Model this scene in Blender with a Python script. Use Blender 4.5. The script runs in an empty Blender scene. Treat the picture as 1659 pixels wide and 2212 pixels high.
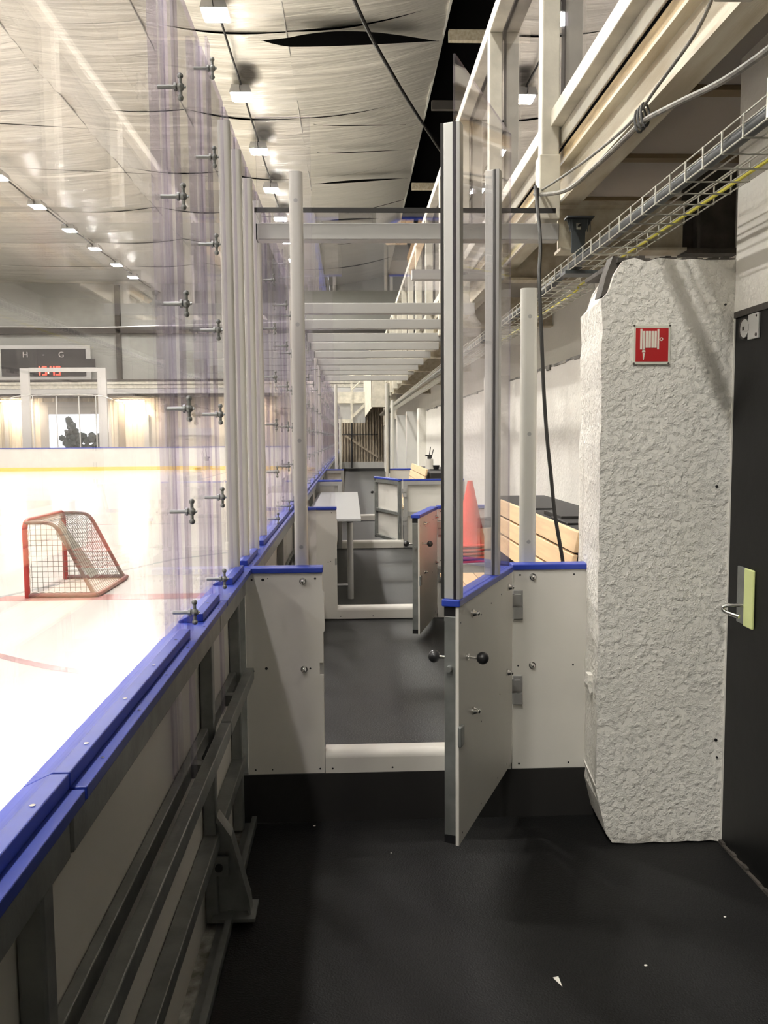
import bpy, bmesh, math, random
from mathutils import Vector, Matrix
random.seed(7)
S = bpy.context.scene
C = S.collection

# ------------------------------------------------------------------ camera
FPX = 1852.3
PITCH, YAW, ROLL = 0.0866, 0.0386, -0.0078
cam_d = bpy.data.cameras.new('camera'); cam = bpy.data.objects.new('camera', cam_d); C.objects.link(cam)
cam_d.sensor_fit = 'VERTICAL'; cam_d.sensor_height = 36.0; cam_d.lens = 36.0 * FPX / 2212.0
cam_d.clip_start = 0.02; cam_d.clip_end = 300
F = Vector((math.sin(YAW)*math.cos(PITCH), math.cos(YAW)*math.cos(PITCH), -math.sin(PITCH)))
R0 = Vector((math.cos(YAW), -math.sin(YAW), 0)); U0 = R0.cross(F)
Rv = math.cos(ROLL)*R0 + math.sin(ROLL)*U0; Uv = math.cos(ROLL)*U0 - math.sin(ROLL)*R0
M = Matrix((Rv, Uv, -F)).transposed().to_4x4(); M.translation = Vector((0, 0, 1.6))
cam.matrix_world = M
S.camera = cam

# ------------------------------------------------------------------ world, exposure
W = bpy.data.worlds.new('world'); S.world = W; W.use_nodes = True
wb = W.node_tree.nodes['Background']; wb.inputs[0].default_value = (0.93, 0.97, 1.0, 1); wb.inputs[1].default_value = 2.5
S.view_settings.view_transform = 'Standard'; S.view_settings.look = 'None'
S.view_settings.gamma = 1.0; S.view_settings.use_curve_mapping = False
S.view_settings.exposure = 0.0
LAMP = 560.0          # emission of the hall floodlights
S.cycles.transparent_max_bounces = 40
S.cycles.max_bounces = 10; S.cycles.diffuse_bounces = 5; S.cycles.glossy_bounces = 5

# ------------------------------------------------------------------ materials
def nm(name):
    m = bpy.data.materials.new(name); m.use_nodes = True
    nt = m.node_tree; return m, nt, nt.nodes['Principled BSDF']
def mat(name, col, rough=0.5, metal=0.0, var=0.0, vscale=6.0, bump=0.0, bscale=60.0, col2=None, stretch=None, spec=0.5, detail=4):
    m, nt, b = nm(name)
    b.inputs['Roughness'].default_value = rough; b.inputs['Metallic'].default_value = metal
    b.inputs['Specular IOR Level'].default_value = spec
    b.inputs['Base Color'].default_value = (*col, 1)
    tc = nt.nodes.new('ShaderNodeTexCoord'); src = tc.outputs['Object']
    if stretch:
        mp = nt.nodes.new('ShaderNodeMapping'); mp.inputs['Scale'].default_value = stretch
        nt.links.new(src, mp.inputs[0]); src = mp.outputs[0]
    if var or col2:
        n = nt.nodes.new('ShaderNodeTexNoise'); n.inputs['Scale'].default_value = vscale; n.inputs['Detail'].default_value = detail
        nt.links.new(src, n.inputs[0])
        r = nt.nodes.new('ShaderNodeValToRGB'); r.color_ramp.elements[0].position = 0.35; r.color_ramp.elements[1].position = 0.65
        c2 = col2 if col2 else tuple(max(0, c*(1-var)) for c in col)
        r.color_ramp.elements[0].color = (*c2, 1); r.color_ramp.elements[1].color = (*col, 1)
        nt.links.new(n.outputs[0], r.inputs[0]); nt.links.new(r.outputs[0], b.inputs['Base Color'])
    if bump:
        n2 = nt.nodes.new('ShaderNodeTexNoise'); n2.inputs['Scale'].default_value = bscale; n2.inputs['Detail'].default_value = 5
        nt.links.new(src, n2.inputs[0])
        bp = nt.nodes.new('ShaderNodeBump'); bp.inputs['Strength'].default_value = bump; bp.inputs['Distance'].default_value = 0.02
        nt.links.new(n2.outputs[0], bp.inputs['Height']); nt.links.new(bp.outputs[0], b.inputs['Normal'])
    return m
def emis(name, col, s):
    m, nt, b = nm(name); b.inputs['Base Color'].default_value = (0.02, 0.02, 0.02, 1)
    b.inputs['Emission Color'].default_value = (*col, 1); b.inputs['Emission Strength'].default_value = s
    return m
def glass(name, tint=(1, 1, 1), f0=0.035, rough=0.0, k=0.6):
    """thin clear sheet: see-through with a Schlick reflection that is the same from both sides"""
    m = bpy.data.materials.new(name); m.use_nodes = True; nt = m.node_tree; nt.nodes.clear()
    o = nt.nodes.new('ShaderNodeOutputMaterial'); mx = nt.nodes.new('ShaderNodeMixShader')
    t = nt.nodes.new('ShaderNodeBsdfTransparent'); g = nt.nodes.new('ShaderNodeBsdfGlossy')
    t.inputs[0].default_value = (*tint, 1); g.inputs['Roughness'].default_value = rough; g.inputs[0].default_value = (0.97, 0.95, 0.98, 1)
    ge = nt.nodes.new('ShaderNodeNewGeometry'); dp = nt.nodes.new('ShaderNodeVectorMath'); dp.operation = 'DOT_PRODUCT'
    nt.links.new(ge.outputs['Incoming'], dp.inputs[0]); nt.links.new(ge.outputs['Normal'], dp.inputs[1])
    def ma(op, a, b=None, c=None):
        n = nt.nodes.new('ShaderNodeMath'); n.operation = op; n.use_clamp = op in ('MULTIPLY_ADD',)
        for q, v in enumerate((a, b, c)):
            if v is None: continue
            if isinstance(v, (int, float)): n.inputs[q].default_value = v
            else: nt.links.new(v, n.inputs[q])
        return n.outputs[0]
    c_ = ma('ABSOLUTE', dp.outputs['Value']); p = ma('POWER', ma('SUBTRACT', 1.0, c_), 5.0)
    f = ma('MULTIPLY_ADD', p, k, f0)
    nt.links.new(f, mx.inputs[0])
    nt.links.new(t.outputs[0], mx.inputs[1]); nt.links.new(g.outputs[0], mx.inputs[2]); nt.links.new(mx.outputs[0], o.inputs[0])
    return m
m_glass = glass('clear_plexiglass', (0.975, 0.97, 0.98))
m_mirrorglass = glass('balcony_glazing', (0.80, 0.80, 0.82), f0=0.10, k=1.0)
m_channel = glass('lilac_polycarbonate', (0.95, 0.945, 0.96), f0=0.05, rough=0.15, k=.3)
m_channel_edge = glass('lilac_polycarbonate_edge', (0.86, 0.84, 0.90), f0=0.05, rough=0.2, k=.3)
m_gedge = glass('pane_edge', (0.74, 0.70, 0.82), f0=0.08, rough=0.2)
m_white = mat('white_polyethylene', (0.62, 0.60, 0.55), 0.38, var=0.06, vscale=3, spec=0.4)
m_blue = mat('blue_polyethylene', (0.022, 0.050, 0.36), 0.38, var=0.12, vscale=20)
m_yellow = mat('yellow_kick_strip', (0.80, 0.55, 0.10), 0.4)
m_galv = mat('galvanised_steel', (0.27, 0.28, 0.27), 0.42, 0.6, var=0.22, vscale=14, bump=0.05, bscale=90)
m_alu = mat('satin_aluminium', (0.62, 0.62, 0.60), 0.38, 0.55, var=0.05, vscale=4)
m_alud = mat('grey_aluminium', (0.40, 0.395, 0.38), 0.4, 0.5, var=0.06, vscale=4)
m_post = mat('cream_grey_coated_aluminium', (0.58, 0.57, 0.52), 0.4, 0.25, var=0.04, vscale=2)
m_chrome = mat('polished_steel', (0.75, 0.74, 0.72), 0.16, 1.0)
m_black = mat('black_plastic', (0.012, 0.012, 0.013), 0.35)
m_gasket = mat('black_rubber_gasket', (0.012, 0.011, 0.010), 0.6)
m_rubber = mat('black_rubber_floor', (0.0075, 0.0075, 0.0072), 0.6, var=0.4, vscale=2.2, bump=0.25, bscale=150, spec=0.25)
m_boxfloor = mat('grey_rubber_floor', (0.013, 0.0135, 0.0125), 0.55, var=0.25, vscale=1.6, bump=0.15, bscale=120, spec=0.4)
m_ice = mat('ice', (0.69, 0.655, 0.61), 0.14, var=0.07, vscale=0.9, bump=0.02, bscale=8, spec=0.35)
m_redice = mat('red_line_paint', (0.50, 0.25, 0.23), 0.2, var=0.15, vscale=8)
m_greyice = mat('faint_line_paint', (0.36, 0.37, 0.37), 0.2)
m_arcice = mat('faded_red_arc_paint', (0.38, 0.22, 0.22), 0.2)
m_cream = mat('cream_painted_steel', (0.56, 0.53, 0.44), 0.5, var=0.30, vscale=5, bump=0.06, bscale=40)
m_creamdirty = mat('stained_cream_steel', (0.52, 0.485, 0.385), 0.55, col2=(0.40, 0.34, 0.24), vscale=2.5, bump=0.08, bscale=30, stretch=(6, 1, 6))
m_wood = mat('pale_pine', (0.78, 0.56, 0.33), 0.45, var=0.14, vscale=3.5, stretch=(14, 1, 14), bump=0.02, bscale=20)
m_plywood = mat('old_plywood_edge', (0.45, 0.33, 0.17), 0.7, var=0.45, vscale=6, stretch=(8, 1, 8))
m_under = mat('deck_underside_board', (0.42, 0.39, 0.35), 0.75, var=0.15, vscale=1.2)
m_brown = mat('brown_timber_batten', (0.24, 0.18, 0.10), 0.7, var=0.2, vscale=4)
m_darksteel = mat('dark_rusty_steel', (0.075, 0.065, 0.055), 0.7, var=0.5, vscale=12, bump=0.2)
m_wall = mat('white_plaster', (0.70, 0.68, 0.62), 0.75, var=0.05, vscale=2, bump=0.25, bscale=35)
m_concrete = mat('dirty_concrete', (0.36, 0.345, 0.31), 0.85, col2=(0.10, 0.095, 0.085), vscale=9, bump=0.4, bscale=30)
m_frost = mat('frosted_concrete', (0.50, 0.50, 0.46), 0.8, col2=(0.16, 0.15, 0.12), vscale=14, bump=0.4, bscale=40)
m_doorblk = mat('black_painted_door', (0.007, 0.007, 0.007), 0.45, var=0.4, vscale=1.5, bump=0.05, bscale=12, spec=0.25)
m_red = mat('red_sign_face', (0.42, 0.012, 0.014), 0.45)
m_signframe = mat('pale_sign_border', (0.62, 0.62, 0.53), 0.5)
m_net = mat('white_net_cord', (0.17, 0.15, 0.125), 0.8)
m_netw = mat('white_lacing_cord', (0.85, 0.82, 0.76), 0.8)
m_goalred = mat('red_painted_pipe', (0.42, 0.035, 0.03), 0.4, var=0.25, vscale=10)
m_goaldull = mat('worn_brown_red_pipe', (0.16, 0.07, 0.055), 0.5, col2=(0.20, 0.16, 0.13), vscale=14)
m_goalbase = mat('dark_red_base_pipe', (0.22, 0.035, 0.035), 0.5, col2=(0.16, 0.08, 0.07), vscale=8)
m_canvas = mat('grey_skirt_cloth', (0.45, 0.44, 0.38), 0.85, var=0.15, vscale=5)
m_cone = mat('orange_red_plastic', (0.85, 0.085, 0.06), 0.45, var=0.1)
m_corr = mat('cream_corrugated_sheet', (0.55, 0.50, 0.41), 0.55, var=0.06)
m_corrbrown = mat('brown_corrugated_gate', (0.26, 0.215, 0.16), 0.6, var=0.15, vscale=2)
m_upper = mat('grey_upper_wall', (0.36, 0.36, 0.33), 0.7, var=0.25, vscale=0.25)
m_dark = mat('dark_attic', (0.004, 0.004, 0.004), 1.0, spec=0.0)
m_darkbeam = mat('dark_roof_steel', (0.05, 0.045, 0.04), 0.8)
m_cable = mat('black_cable', (0.018, 0.017, 0.015), 0.5)
m_greycable = mat('grey_cable', (0.20, 0.19, 0.165), 0.6, var=0.5, vscale=30)
m_wire = mat('zinc_wire', (0.50, 0.49, 0.43), 0.4, 0.6)
m_conduit = mat('grey_conduit', (0.055, 0.064, 0.068), 0.45, var=0.2)
m_yelcable = mat('yellow_green_cable', (0.62, 0.56, 0.06), 0.5)
m_board = mat('scoreboard_face', (0.030, 0.028, 0.028), 0.4)
m_frame = mat('pale_grey_metal', (0.45, 0.44, 0.42), 0.5, 0.2)
m_table = mat('grey_table_laminate', (0.46, 0.47, 0.47), 0.28, var=0.03)
m_photolum = mat('pale_green_label', (0.62, 0.68, 0.30), 0.4)
m_leaf = mat('dark_foliage', (0.03, 0.04, 0.03), 0.8)
m_far_dark = mat('dark_walkway_floor', (0.06, 0.06, 0.055), 0.6)
m_led = emis('red_led', (1.0, 0.05, 0.03), 6.0)
m_ledw = emis('yellow_led', (1.0, 0.8, 0.4), 6.0)
m_text = mat('pale_lettering', (0.55, 0.53, 0.5), 0.5)
m_lens = emis('floodlight_lens', (1.0, 0.965, 0.90), LAMP)
m_warmlens = emis('warm_lamp_lens', (1.0, 0.80, 0.55), 150.0)

def foil_material():
    m, nt, b = nm('white_ceiling_foil')
    b.inputs['Metallic'].default_value = 0.65; b.inputs['Roughness'].default_value = 0.34
    tc = nt.nodes.new('ShaderNodeTexCoord')
    mp = nt.nodes.new('ShaderNodeMapping'); mp.inputs['Scale'].default_value = (0.22, 2.2, 1); mp.inputs['Rotation'].default_value = (0, 0, 0.10)
    nt.links.new(tc.outputs['Object'], mp.inputs[0])
    n = nt.nodes.new('ShaderNodeTexNoise'); n.inputs['Scale'].default_value = 1.0; n.inputs['Detail'].default_value = 5; n.inputs['Roughness'].default_value = 0.55
    n.inputs['Distortion'].default_value = 0.4
    nt.links.new(mp.outputs[0], n.inputs[0])
    bp = nt.nodes.new('ShaderNodeBump'); bp.inputs['Strength'].default_value = 0.6; bp.inputs['Distance'].default_value = 0.16
    nt.links.new(n.outputs[0], bp.inputs['Height']); nt.links.new(bp.outputs[0], b.inputs['Normal'])
    n2 = nt.nodes.new('ShaderNodeTexNoise'); n2.inputs['Scale'].default_value = 0.35
    nt.links.new(tc.outputs['Object'], n2.inputs[0])
    r = nt.nodes.new('ShaderNodeValToRGB'); r.color_ramp.elements[0].color = (0.76, 0.74, 0.68, 1); r.color_ramp.elements[1].color = (0.86, 0.84, 0.78, 1)
    nt.links.new(n2.outputs[0], r.inputs[0]); nt.links.new(r.outputs[0], b.inputs['Base Color'])
    return m
m_foil = foil_material()

def stucco_material():
    m, nt, b = nm('rough_white_stucco')
    b.inputs['Roughness'].default_value = 0.6
    tc = nt.nodes.new('ShaderNodeTexCoord')
    v = nt.nodes.new('ShaderNodeTexVoronoi'); v.inputs['Scale'].default_value = 80; v.feature = 'F1'; v.inputs['Randomness'].default_value = 1
    n = nt.nodes.new('ShaderNodeTexNoise'); n.inputs['Scale'].default_value = 230; n.inputs['Detail'].default_value = 5; n.inputs['Roughness'].default_value = 0.65
    d = nt.nodes.new('ShaderNodeTexNoise'); d.inputs['Scale'].default_value = 9.0; d.inputs['Detail'].default_value = 4
    for x in (v, n, d): nt.links.new(tc.outputs['Object'], x.inputs[0])
    mr = nt.nodes.new('ShaderNodeMapRange'); mr.inputs[1].default_value = 0.12; mr.inputs[2].default_value = 0.5; mr.inputs[3].default_value = 1.0; mr.inputs[4].default_value = 0.0
    nt.links.new(v.outputs['Distance'], mr.inputs[0])
    gt = nt.nodes.new('ShaderNodeMapRange'); gt.inputs[1].default_value = 0.38; gt.inputs[2].default_value = 0.68
    nt.links.new(d.outputs[0], gt.inputs[0])
    m0 = nt.nodes.new('ShaderNodeMath'); m0.operation = 'MULTIPLY'; nt.links.new(mr.outputs[0], m0.inputs[0]); nt.links.new(gt.outputs[0], m0.inputs[1])
    mu = nt.nodes.new('ShaderNodeMath'); mu.operation = 'MULTIPLY_ADD'; mu.inputs[1].default_value = 0.6
    nt.links.new(n.outputs[0], mu.inputs[0]); nt.links.new(m0.outputs[0], mu.inputs[2])
    bp = nt.nodes.new('ShaderNodeBump'); bp.inputs['Strength'].default_value = 0.85; bp.inputs['Distance'].default_value = 0.22
    nt.links.new(n.outputs[0], bp.inputs['Height']); nt.links.new(bp.outputs[0], b.inputs['Normal'])
    n2 = nt.nodes.new('ShaderNodeTexNoise'); n2.inputs['Scale'].default_value = 0.35
    nt.links.new(tc.outputs['Object'], n2.inputs[0])
    r = nt.nodes.new('ShaderNodeValToRGB'); r.color_ramp.elements[0].color = (0.62, 0.60, 0.55, 1); r.color_ramp.elements[1].color = (0.74, 0.72, 0.66, 1)
    nt.links.new(n2.outputs[0], r.inputs[0]); nt.links.new(r.outputs[0], b.inputs['Base Color'])
    return m
m_foil = foil_material()

def stucco_material():
    m, nt, b = nm('rough_white_stucco')
    b.inputs['Roughness'].default_value = 0.6
    tc = nt.nodes.new('ShaderNodeTexCoord')
    v = nt.nodes.new('ShaderNodeTexVoronoi'); v.inputs['Scale'].default_value = 55; v.feature = 'SMOOTH_F1'
    n = nt.nodes.new('ShaderNodeTexNoise'); n.inputs['Scale'].default_value = 38; n.inputs['Detail'].default_value = 6; n.inputs['Roughness'].default_value = 0.6
    d = nt.nodes.new('ShaderNodeTexNoise'); d.inputs['Scale'].default_value = 3.0
    for x in (v, n, d): nt.links.new(tc.outputs['Object'], x.inputs[0])
    mr = nt.nodes.new('ShaderNodeMapRange'); mr.inputs[1].default_value = 0.0; mr.inputs[2].default_value = 0.55; mr.inputs[3].default_value = 1.0; mr.inputs[4].default_value = 0.0
    nt.links.new(v.outputs['Distance'], mr.inputs[0])
    gt = nt.nodes.new('ShaderNodeMapRange'); gt.inputs[1].default_value = 0.42; gt.inputs[2].default_value = 0.66
    nt.links.new(n.outputs[0], gt.inputs[0])
    mu = nt.nodes.new('ShaderNodeMath'); mu.operation = 'MULTIPLY_ADD'
    nt.links.new(mr.outputs[0], mu.inputs[0]); nt.links.new(gt.outputs[0], mu.inputs[1]); nt.links.new(gt.outputs[0], mu.inputs[2])
    bp = nt.nodes.new('ShaderNodeBump'); bp.inputs['Strength'].default_value = 0.8; bp.inputs['Distance'].default_value = 0.0055
    nt.links.new(mu.outputs[0], bp.inputs['Height']); nt.links.new(bp.outputs[0], b.inputs['Normal'])
    r = nt.nodes.new('ShaderNodeValToRGB'); r.color_ramp.elements[0].position = 0.3; r.color_ramp.elements[0].color = (0.78, 0.755, 0.69, 1); r.color_ramp.elements[1].color = (0.85, 0.83, 0.77, 1)
    nt.links.new(d.outputs[0], r.inputs[0])
    # grime close to the floor
    sx = nt.nodes.new('ShaderNodeSeparateXYZ'); nt.links.new(tc.outputs['Object'], sx.inputs[0])
    gm = nt.nodes.new('ShaderNodeMapRange'); gm.inputs[1].default_value = 0.0; gm.inputs[2].default_value = 0.07; gm.inputs[3].default_value = 0.75; gm.inputs[4].default_value = 0.0
    nt.links.new(sx.outputs[2], gm.inputs[0])
    m2 = nt.nodes.new('ShaderNodeMath'); m2.operation = 'MULTIPLY'; nt.links.new(gm.outputs[0], m2.inputs[0]); nt.links.new(gt.outputs[0], m2.inputs[1])
    mc = nt.nodes.new('ShaderNodeMix'); mc.data_type = 'RGBA'; mc.inputs[7].default_value = (0.16, 0.14, 0.11, 1)
    nt.links.new(m2.outputs[0], mc.inputs[0]); nt.links.new(r.outputs[0], mc.inputs[6]); nt.links.new(mc.outputs[2], b.inputs['Base Color'])
    return m
m_stucco = stucco_material()

# ------------------------------------------------------------------ mesh helpers
def B(): return bmesh.new()
def box(bm, x0, x1, y0, y1, z0, z1, mi=0):
    v = [bm.verts.new((x, y, z)) for x in (x0, x1) for y in (y0, y1) for z in (z0, z1)]
    fs = [(0,1,3,2),(4,6,7,5),(0,4,5,1),(2,3,7,6),(0,2,6,4),(1,5,7,3)]
    out = []
    for f in fs:
        fa = bm.faces.new([v[i] for i in f]); fa.material_index = mi; out.append(fa)
    return out
def prism(bm, pts, axis, a0, a1, mi=0):
    """extrude closed 2-D outline pts along axis; pts are the two other coordinates in xyz order"""
    def P(p, a):
        if axis == 'x': return (a, p[0], p[1])
        if axis == 'y': return (p[0], a, p[1])
        return (p[0], p[1], a)
    A = [bm.verts.new(P(p, a0)) for p in pts]; Z = [bm.verts.new(P(p, a1)) for p in pts]
    n = len(pts)
    for i in range(n):
        f = bm.faces.new([A[i], A[(i+1) % n], Z[(i+1) % n], Z[i]]); f.material_index = mi
    f = bm.faces.new(A); f.material_index = mi; f = bm.faces.new(Z[::-1]); f.material_index = mi
def rrect(cx, cy, w, h, r, n=5):
    o = []
    for sx, sy, a in ((1,1,0),(-1,1,90),(-1,-1,180),(1,-1,270)):
        for k in range(n+1):
            t = math.radians(a + 90*k/n); o.append((cx+sx*(w/2-r)+r*math.cos(t), cy+sy*(h/2-r)+r*math.sin(t)))
    return o
def cyl(bm, p, q, r, n=12, r2=None):
    p = Vector(p); q = Vector(q); d = (q-p).normalized()
    a = d.orthogonal().normalized(); b = d.cross(a); r2 = r if r2 is None else r2
    A = [bm.verts.new(p + r*(math.cos(2*math.pi*i/n)*a + math.sin(2*math.pi*i/n)*b)) for i in range(n)]
    Z = [bm.verts.new(q + r2*(math.cos(2*math.pi*i/n)*a + math.sin(2*math.pi*i/n)*b)) for i in range(n)]
    for i in range(n): bm.faces.new([A[i], A[(i+1) % n], Z[(i+1) % n], Z[i]])
    bm.faces.new(A[::-1]); bm.faces.new(Z)
def tube(bm, pts, r, n=8):
    pts = [Vector(p) for p in pts]; rings = []
    d0 = (pts[1]-pts[0]).normalized(); a = d0.orthogonal().normalized()
    for i, p in enumerate(pts):
        d = (pts[min(i+1, len(pts)-1)] - pts[max(i-1, 0)]).normalized()
        a = (a - a.dot(d)*d)
        a = a.normalized() if a.length > 1e-6 else d.orthogonal().normalized()
        b = d.cross(a)
        rr = r[i] if isinstance(r, (list, tuple)) else r
        rings.append([bm.verts.new(p + rr*(math.cos(2*math.pi*k/n)*a + math.sin(2*math.pi*k/n)*b)) for k in range(n)])
    for i in range(len(rings)-1):
        for k in range(n): bm.faces.new([rings[i][k], rings[i][(k+1) % n], rings[i+1][(k+1) % n], rings[i+1][k]])
    bm.faces.new(rings[0][::-1]); bm.faces.new(rings[-1])
def smooth_path(pts, k=6):
    pts = [Vector(p) for p in pts]; o = []
    for i in range(len(pts)-1):
        p0 = pts[max(i-1, 0)]; p1 = pts[i]; p2 = pts[i+1]; p3 = pts[min(i+2, len(pts)-1)]
        for j in range(k):
            t = j/k
            o.append(0.5*((2*p1) + (-p0+p2)*t + (2*p0-5*p1+4*p2-p3)*t*t + (-p0+3*p1-3*p2+p3)*t**3))
    o.append(pts[-1]); return o
def sphere(bm, c, r, n=12, sq=(1, 1, 1)):
    mtx = Matrix.Translation(c) @ Matrix.Diagonal((*[r*s for s in sq], 1))
    bmesh.ops.create_uvsphere(bm, u_segments=n, v_segments=max(6, n//2+2), radius=1, matrix=mtx)
def fin(name, bm, mats, parent=None, smooth=False, bevel=0.0, seg=2):
    bmesh.ops.recalc_face_normals(bm, faces=bm.faces[:])
    me = bpy.data.meshes.new(name); bm.to_mesh(me); bm.free()
    for m in (mats if isinstance(mats, (list, tuple)) else [mats]): me.materials.append(m)
    o = bpy.data.objects.new(name, me); C.objects.link(o)
    if smooth:
        for p in me.polygons: p.use_smooth = True
        es = o.modifiers.new('sharp', 'EDGE_SPLIT'); es.split_angle = math.radians(38)
    if bevel:
        bv = o.modifiers.new('bevel', 'BEVEL'); bv.width = bevel; bv.segments = seg; bv.limit_method = 'ANGLE'
    if parent: o.parent = parent
    return o
def E(name, label, cat, loc=(0, 0, 0), rz=0, group=None):
    o = bpy.data.objects.new(name, None); C.objects.link(o); o.location = loc; o.rotation_euler = (0, 0, rz)
    o.empty_display_size = 0.1
    return tag(o, label, cat, group)
def tag(o, label, cat, group=None, kind=None):
    o['label'] = label; o['category'] = cat
    if group: o['group'] = group
    if kind: o['kind'] = kind
    return o
def struct(o, label, cat): return tag(o, label, cat, kind='structure')
def children(o): return [c for c in bpy.data.objects if c.parent == o]
def dup(root, loc, rz=0, label=None, group=None):
    r = root.copy(); C.objects.link(r); r.location = loc; r.rotation_euler = (0, 0, rz)
    if label: r['label'] = label
    if group: r['group'] = group
    for ch in children(root):
        c = ch.copy(); C.objects.link(c); c.parent = r
        for g in children(ch):
            d = g.copy(); C.objects.link(d); d.parent = c
    return r
ORD = ['first', 'second', 'third', 'fourth', 'fifth', 'sixth', 'seventh', 'eighth', 'ninth', 'tenth', 'eleventh', 'twelfth', 'thirteenth', 'fourteenth', 'fifteenth', 'sixteenth', 'seventeenth', 'eighteenth', 'nineteenth', 'twentieth', 'twenty-first', 'twenty-second', 'twenty-third', 'twenty-fourth', 'twenty-fifth', 'twenty-sixth', 'twenty-seventh', 'twenty-eighth', 'twenty-ninth', 'thirtieth']

# ------------------------------------------------------------------ the hall shell
XG = -0.47           # line of the side glass
YW = 56.5            # far wall
b = B(); box(b, -0.41, 1.44, -6, 3.49, -0.06, 0.0)
struct(fin('floor', b, m_rubber), 'black rubber mat floor of the corridor in front of the step', 'floor')
b = B(); box(b, -0.62, -0.41, -6, 3.49, -0.10, -0.015)
struct(fin('floor_strip', b, m_frost), 'stained concrete strip under the rink boards beside the black mat', 'floor')
b = B(); box(b, -0.44, 1.44, 3.50, 38, -0.06, 0.198)
struct(fin('floor_platform', b, m_boxfloor), 'raised dark rubber floor running through the player boxes', 'floor')
b = B(); box(b, -0.55, 1.44, 3.475, 3.50, -0.06, 0.206)
struct(fin('trim_1', b, m_gasket), 'black riser of the step below the white box wall', 'step')
# ice sheet
b = B(); box(b, -31, -0.505, -8, 46.2, -0.12, -0.03)
struct(fin('floor_ice', b, m_ice), 'white ice surface of the rink', 'ice')
def strip(name, m, x0, x1, y0, y1, label):
    b = B(); box(b, x0, x1, y0, y1, -0.0300, -0.0285); return struct(fin(name, b, m), label, 'line marking')
strip('trim_2', m_redice, -31, -0.51, 8.76, 9.06, 'pale red goal line across the ice under the small net')
strip('trim_3', m_greyice, -31, -0.51, 16.62, 16.72, 'thin grey line across the ice behind the small net')
b = B()
prism(b, [(-3.75, 8.93), (-3.71, 8.86), (-2.40, 11.64), (-2.44, 11.71)], 'z', -0.030, -0.0280)
prism(b, [(-2.44, 11.71), (-2.40, 11.64), (-0.52, 13.5), (-0.52, 13.6)], 'z', -0.030, -0.0280)
struct(fin('trim_4', b, m_greyice), 'faint grey slanting line on the ice beside the small net', 'line marking')
b = B()
c0 = Vector((-0.55, 9.6)); arc = smooth_path([(-4.2, 8.2, 0), (-3.4, 7.12, 0), (-2.676, 6.504, 0), (-2.213, 6.168, 0), (-1.897, 5.999, 0), (-1.625, 5.887, 0), (-1.2, 5.8, 0), (-0.52, 5.75, 0)], 6)
for i in range(len(arc)-1):
    p, q = arc[i], arc[i+1]
    b.faces.new([b.verts.new((p.x, p.y-.055, -.0285)), b.verts.new((q.x, q.y-.055, -.0285)), b.verts.new((q.x, q.y+.055, -.0285)), b.verts.new((p.x, p.y+.055, -.0285))])
struct(fin('trim_5', b, m_arcice), 'faded curved line painted on the near ice', 'line marking')
# outer walkway and walls
b = B(); box(b, -40, 6, 46.2, YW, -0.12, -0.04); box(b, -40, -31, -14, 46.2, -0.12, -0.04); box(b, -31, -0.55, -14, -8, -0.12, -0.04)
box(b, 1.44, 6, -14, 46.2, -0.12, -0.04); box(b, -0.55, 1.44, -14, -6, -0.12, -0.04); box(b, -0.505, 1.44, 38, 46.2, -0.12, -0.04)
struct(fin('floor_walkway', b, m_far_dark), 'dark walkway floor around the far side of the rink', 'floor')
# far wall with the bright opening
OX0, OX1, OZ = -19.43, -15.6, 3.75
b = B()
def corr_wall(bm, x0, x1, z0, z1, y, pitch=0.3, dep=0.05):
    n = int((x1-x0)/pitch)
    pts = []
    for i in range(n+1):
        x = x0 + (x1-x0)*i/n
        d = dep if i % 2 else 0
        pts += [(x - 0.04, y - (dep - d)), (x + 0.04, y - d)] if 0 < i < n else [(x, y)]
    for i in range(len(pts)-1):
        (xa, ya), (xb, yb) = pts[i], pts[i+1]
        bm.faces.new([bm.verts.new((xa, ya, z0)), bm.verts.new((xb, yb, z0)), bm.verts.new((xb, yb, z1)), bm.verts.new((xa, ya, z1))])
corr_wall(b, -33, OX0, -0.1, 4.6, YW); corr_wall(b, OX1, 6, -0.1, 4.6, YW); corr_wall(b, OX0, OX1, OZ, 4.6, YW)
struct(fin('wall_far', b, m_corr), 'cream corrugated wall behind the far rink boards', 'wall')
b = B(); box(b, -33, 6, YW, YW+.1, 4.6, 13)
struct(fin('wall_far_upper', b, m_upper), 'grey upper wall below the foil ceiling at the far end', 'wall')
b = B(); box(b, -33.1, -33, -14, YW, -.1, 13); struct(fin('wall_left', b, m_upper), 'grey hall wall on the far side of the ice', 'wall')
b = B(); box(b, -33, 6.1, -14.1, -14, -.1, 13); struct(fin('wall_back', b, m_upper), 'hall wall behind the viewer', 'wall')
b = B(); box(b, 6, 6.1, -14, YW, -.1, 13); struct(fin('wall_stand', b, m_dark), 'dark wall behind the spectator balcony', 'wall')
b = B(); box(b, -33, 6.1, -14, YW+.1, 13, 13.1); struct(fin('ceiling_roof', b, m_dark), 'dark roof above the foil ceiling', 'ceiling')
# outside: things seen in the bright opening
b = B(); box(b, -60, 20, YW+.1, 110, -.12, -.04); struct(fin('floor_yard', b, mat('pale_yard', (0.7, 0.7, 0.7), 0.8)), 'sunlit yard beyond the far opening', 'ground')
# door frame round the opening
b = B(); box(b, OX0-.5, OX0, YW-.12, YW+.05, -.1, OZ+.3); box(b, OX1, OX1+.15, YW-.12, YW+.05, -.1, OZ+.3); box(b, OX0, OX1, YW-.12, YW+.05, OZ, OZ+.3)
struct(fin('door_1', b, m_frame), 'pale frame of the bright far doorway', 'door')
b = B(); box(b, OX0+.0, OX1, YW-.10, YW-.02, 3.25, OZ)
struct(fin('door_1_shutter', b, m_alud), 'grey rolled shutter above the bright far doorway', 'door')
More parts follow.
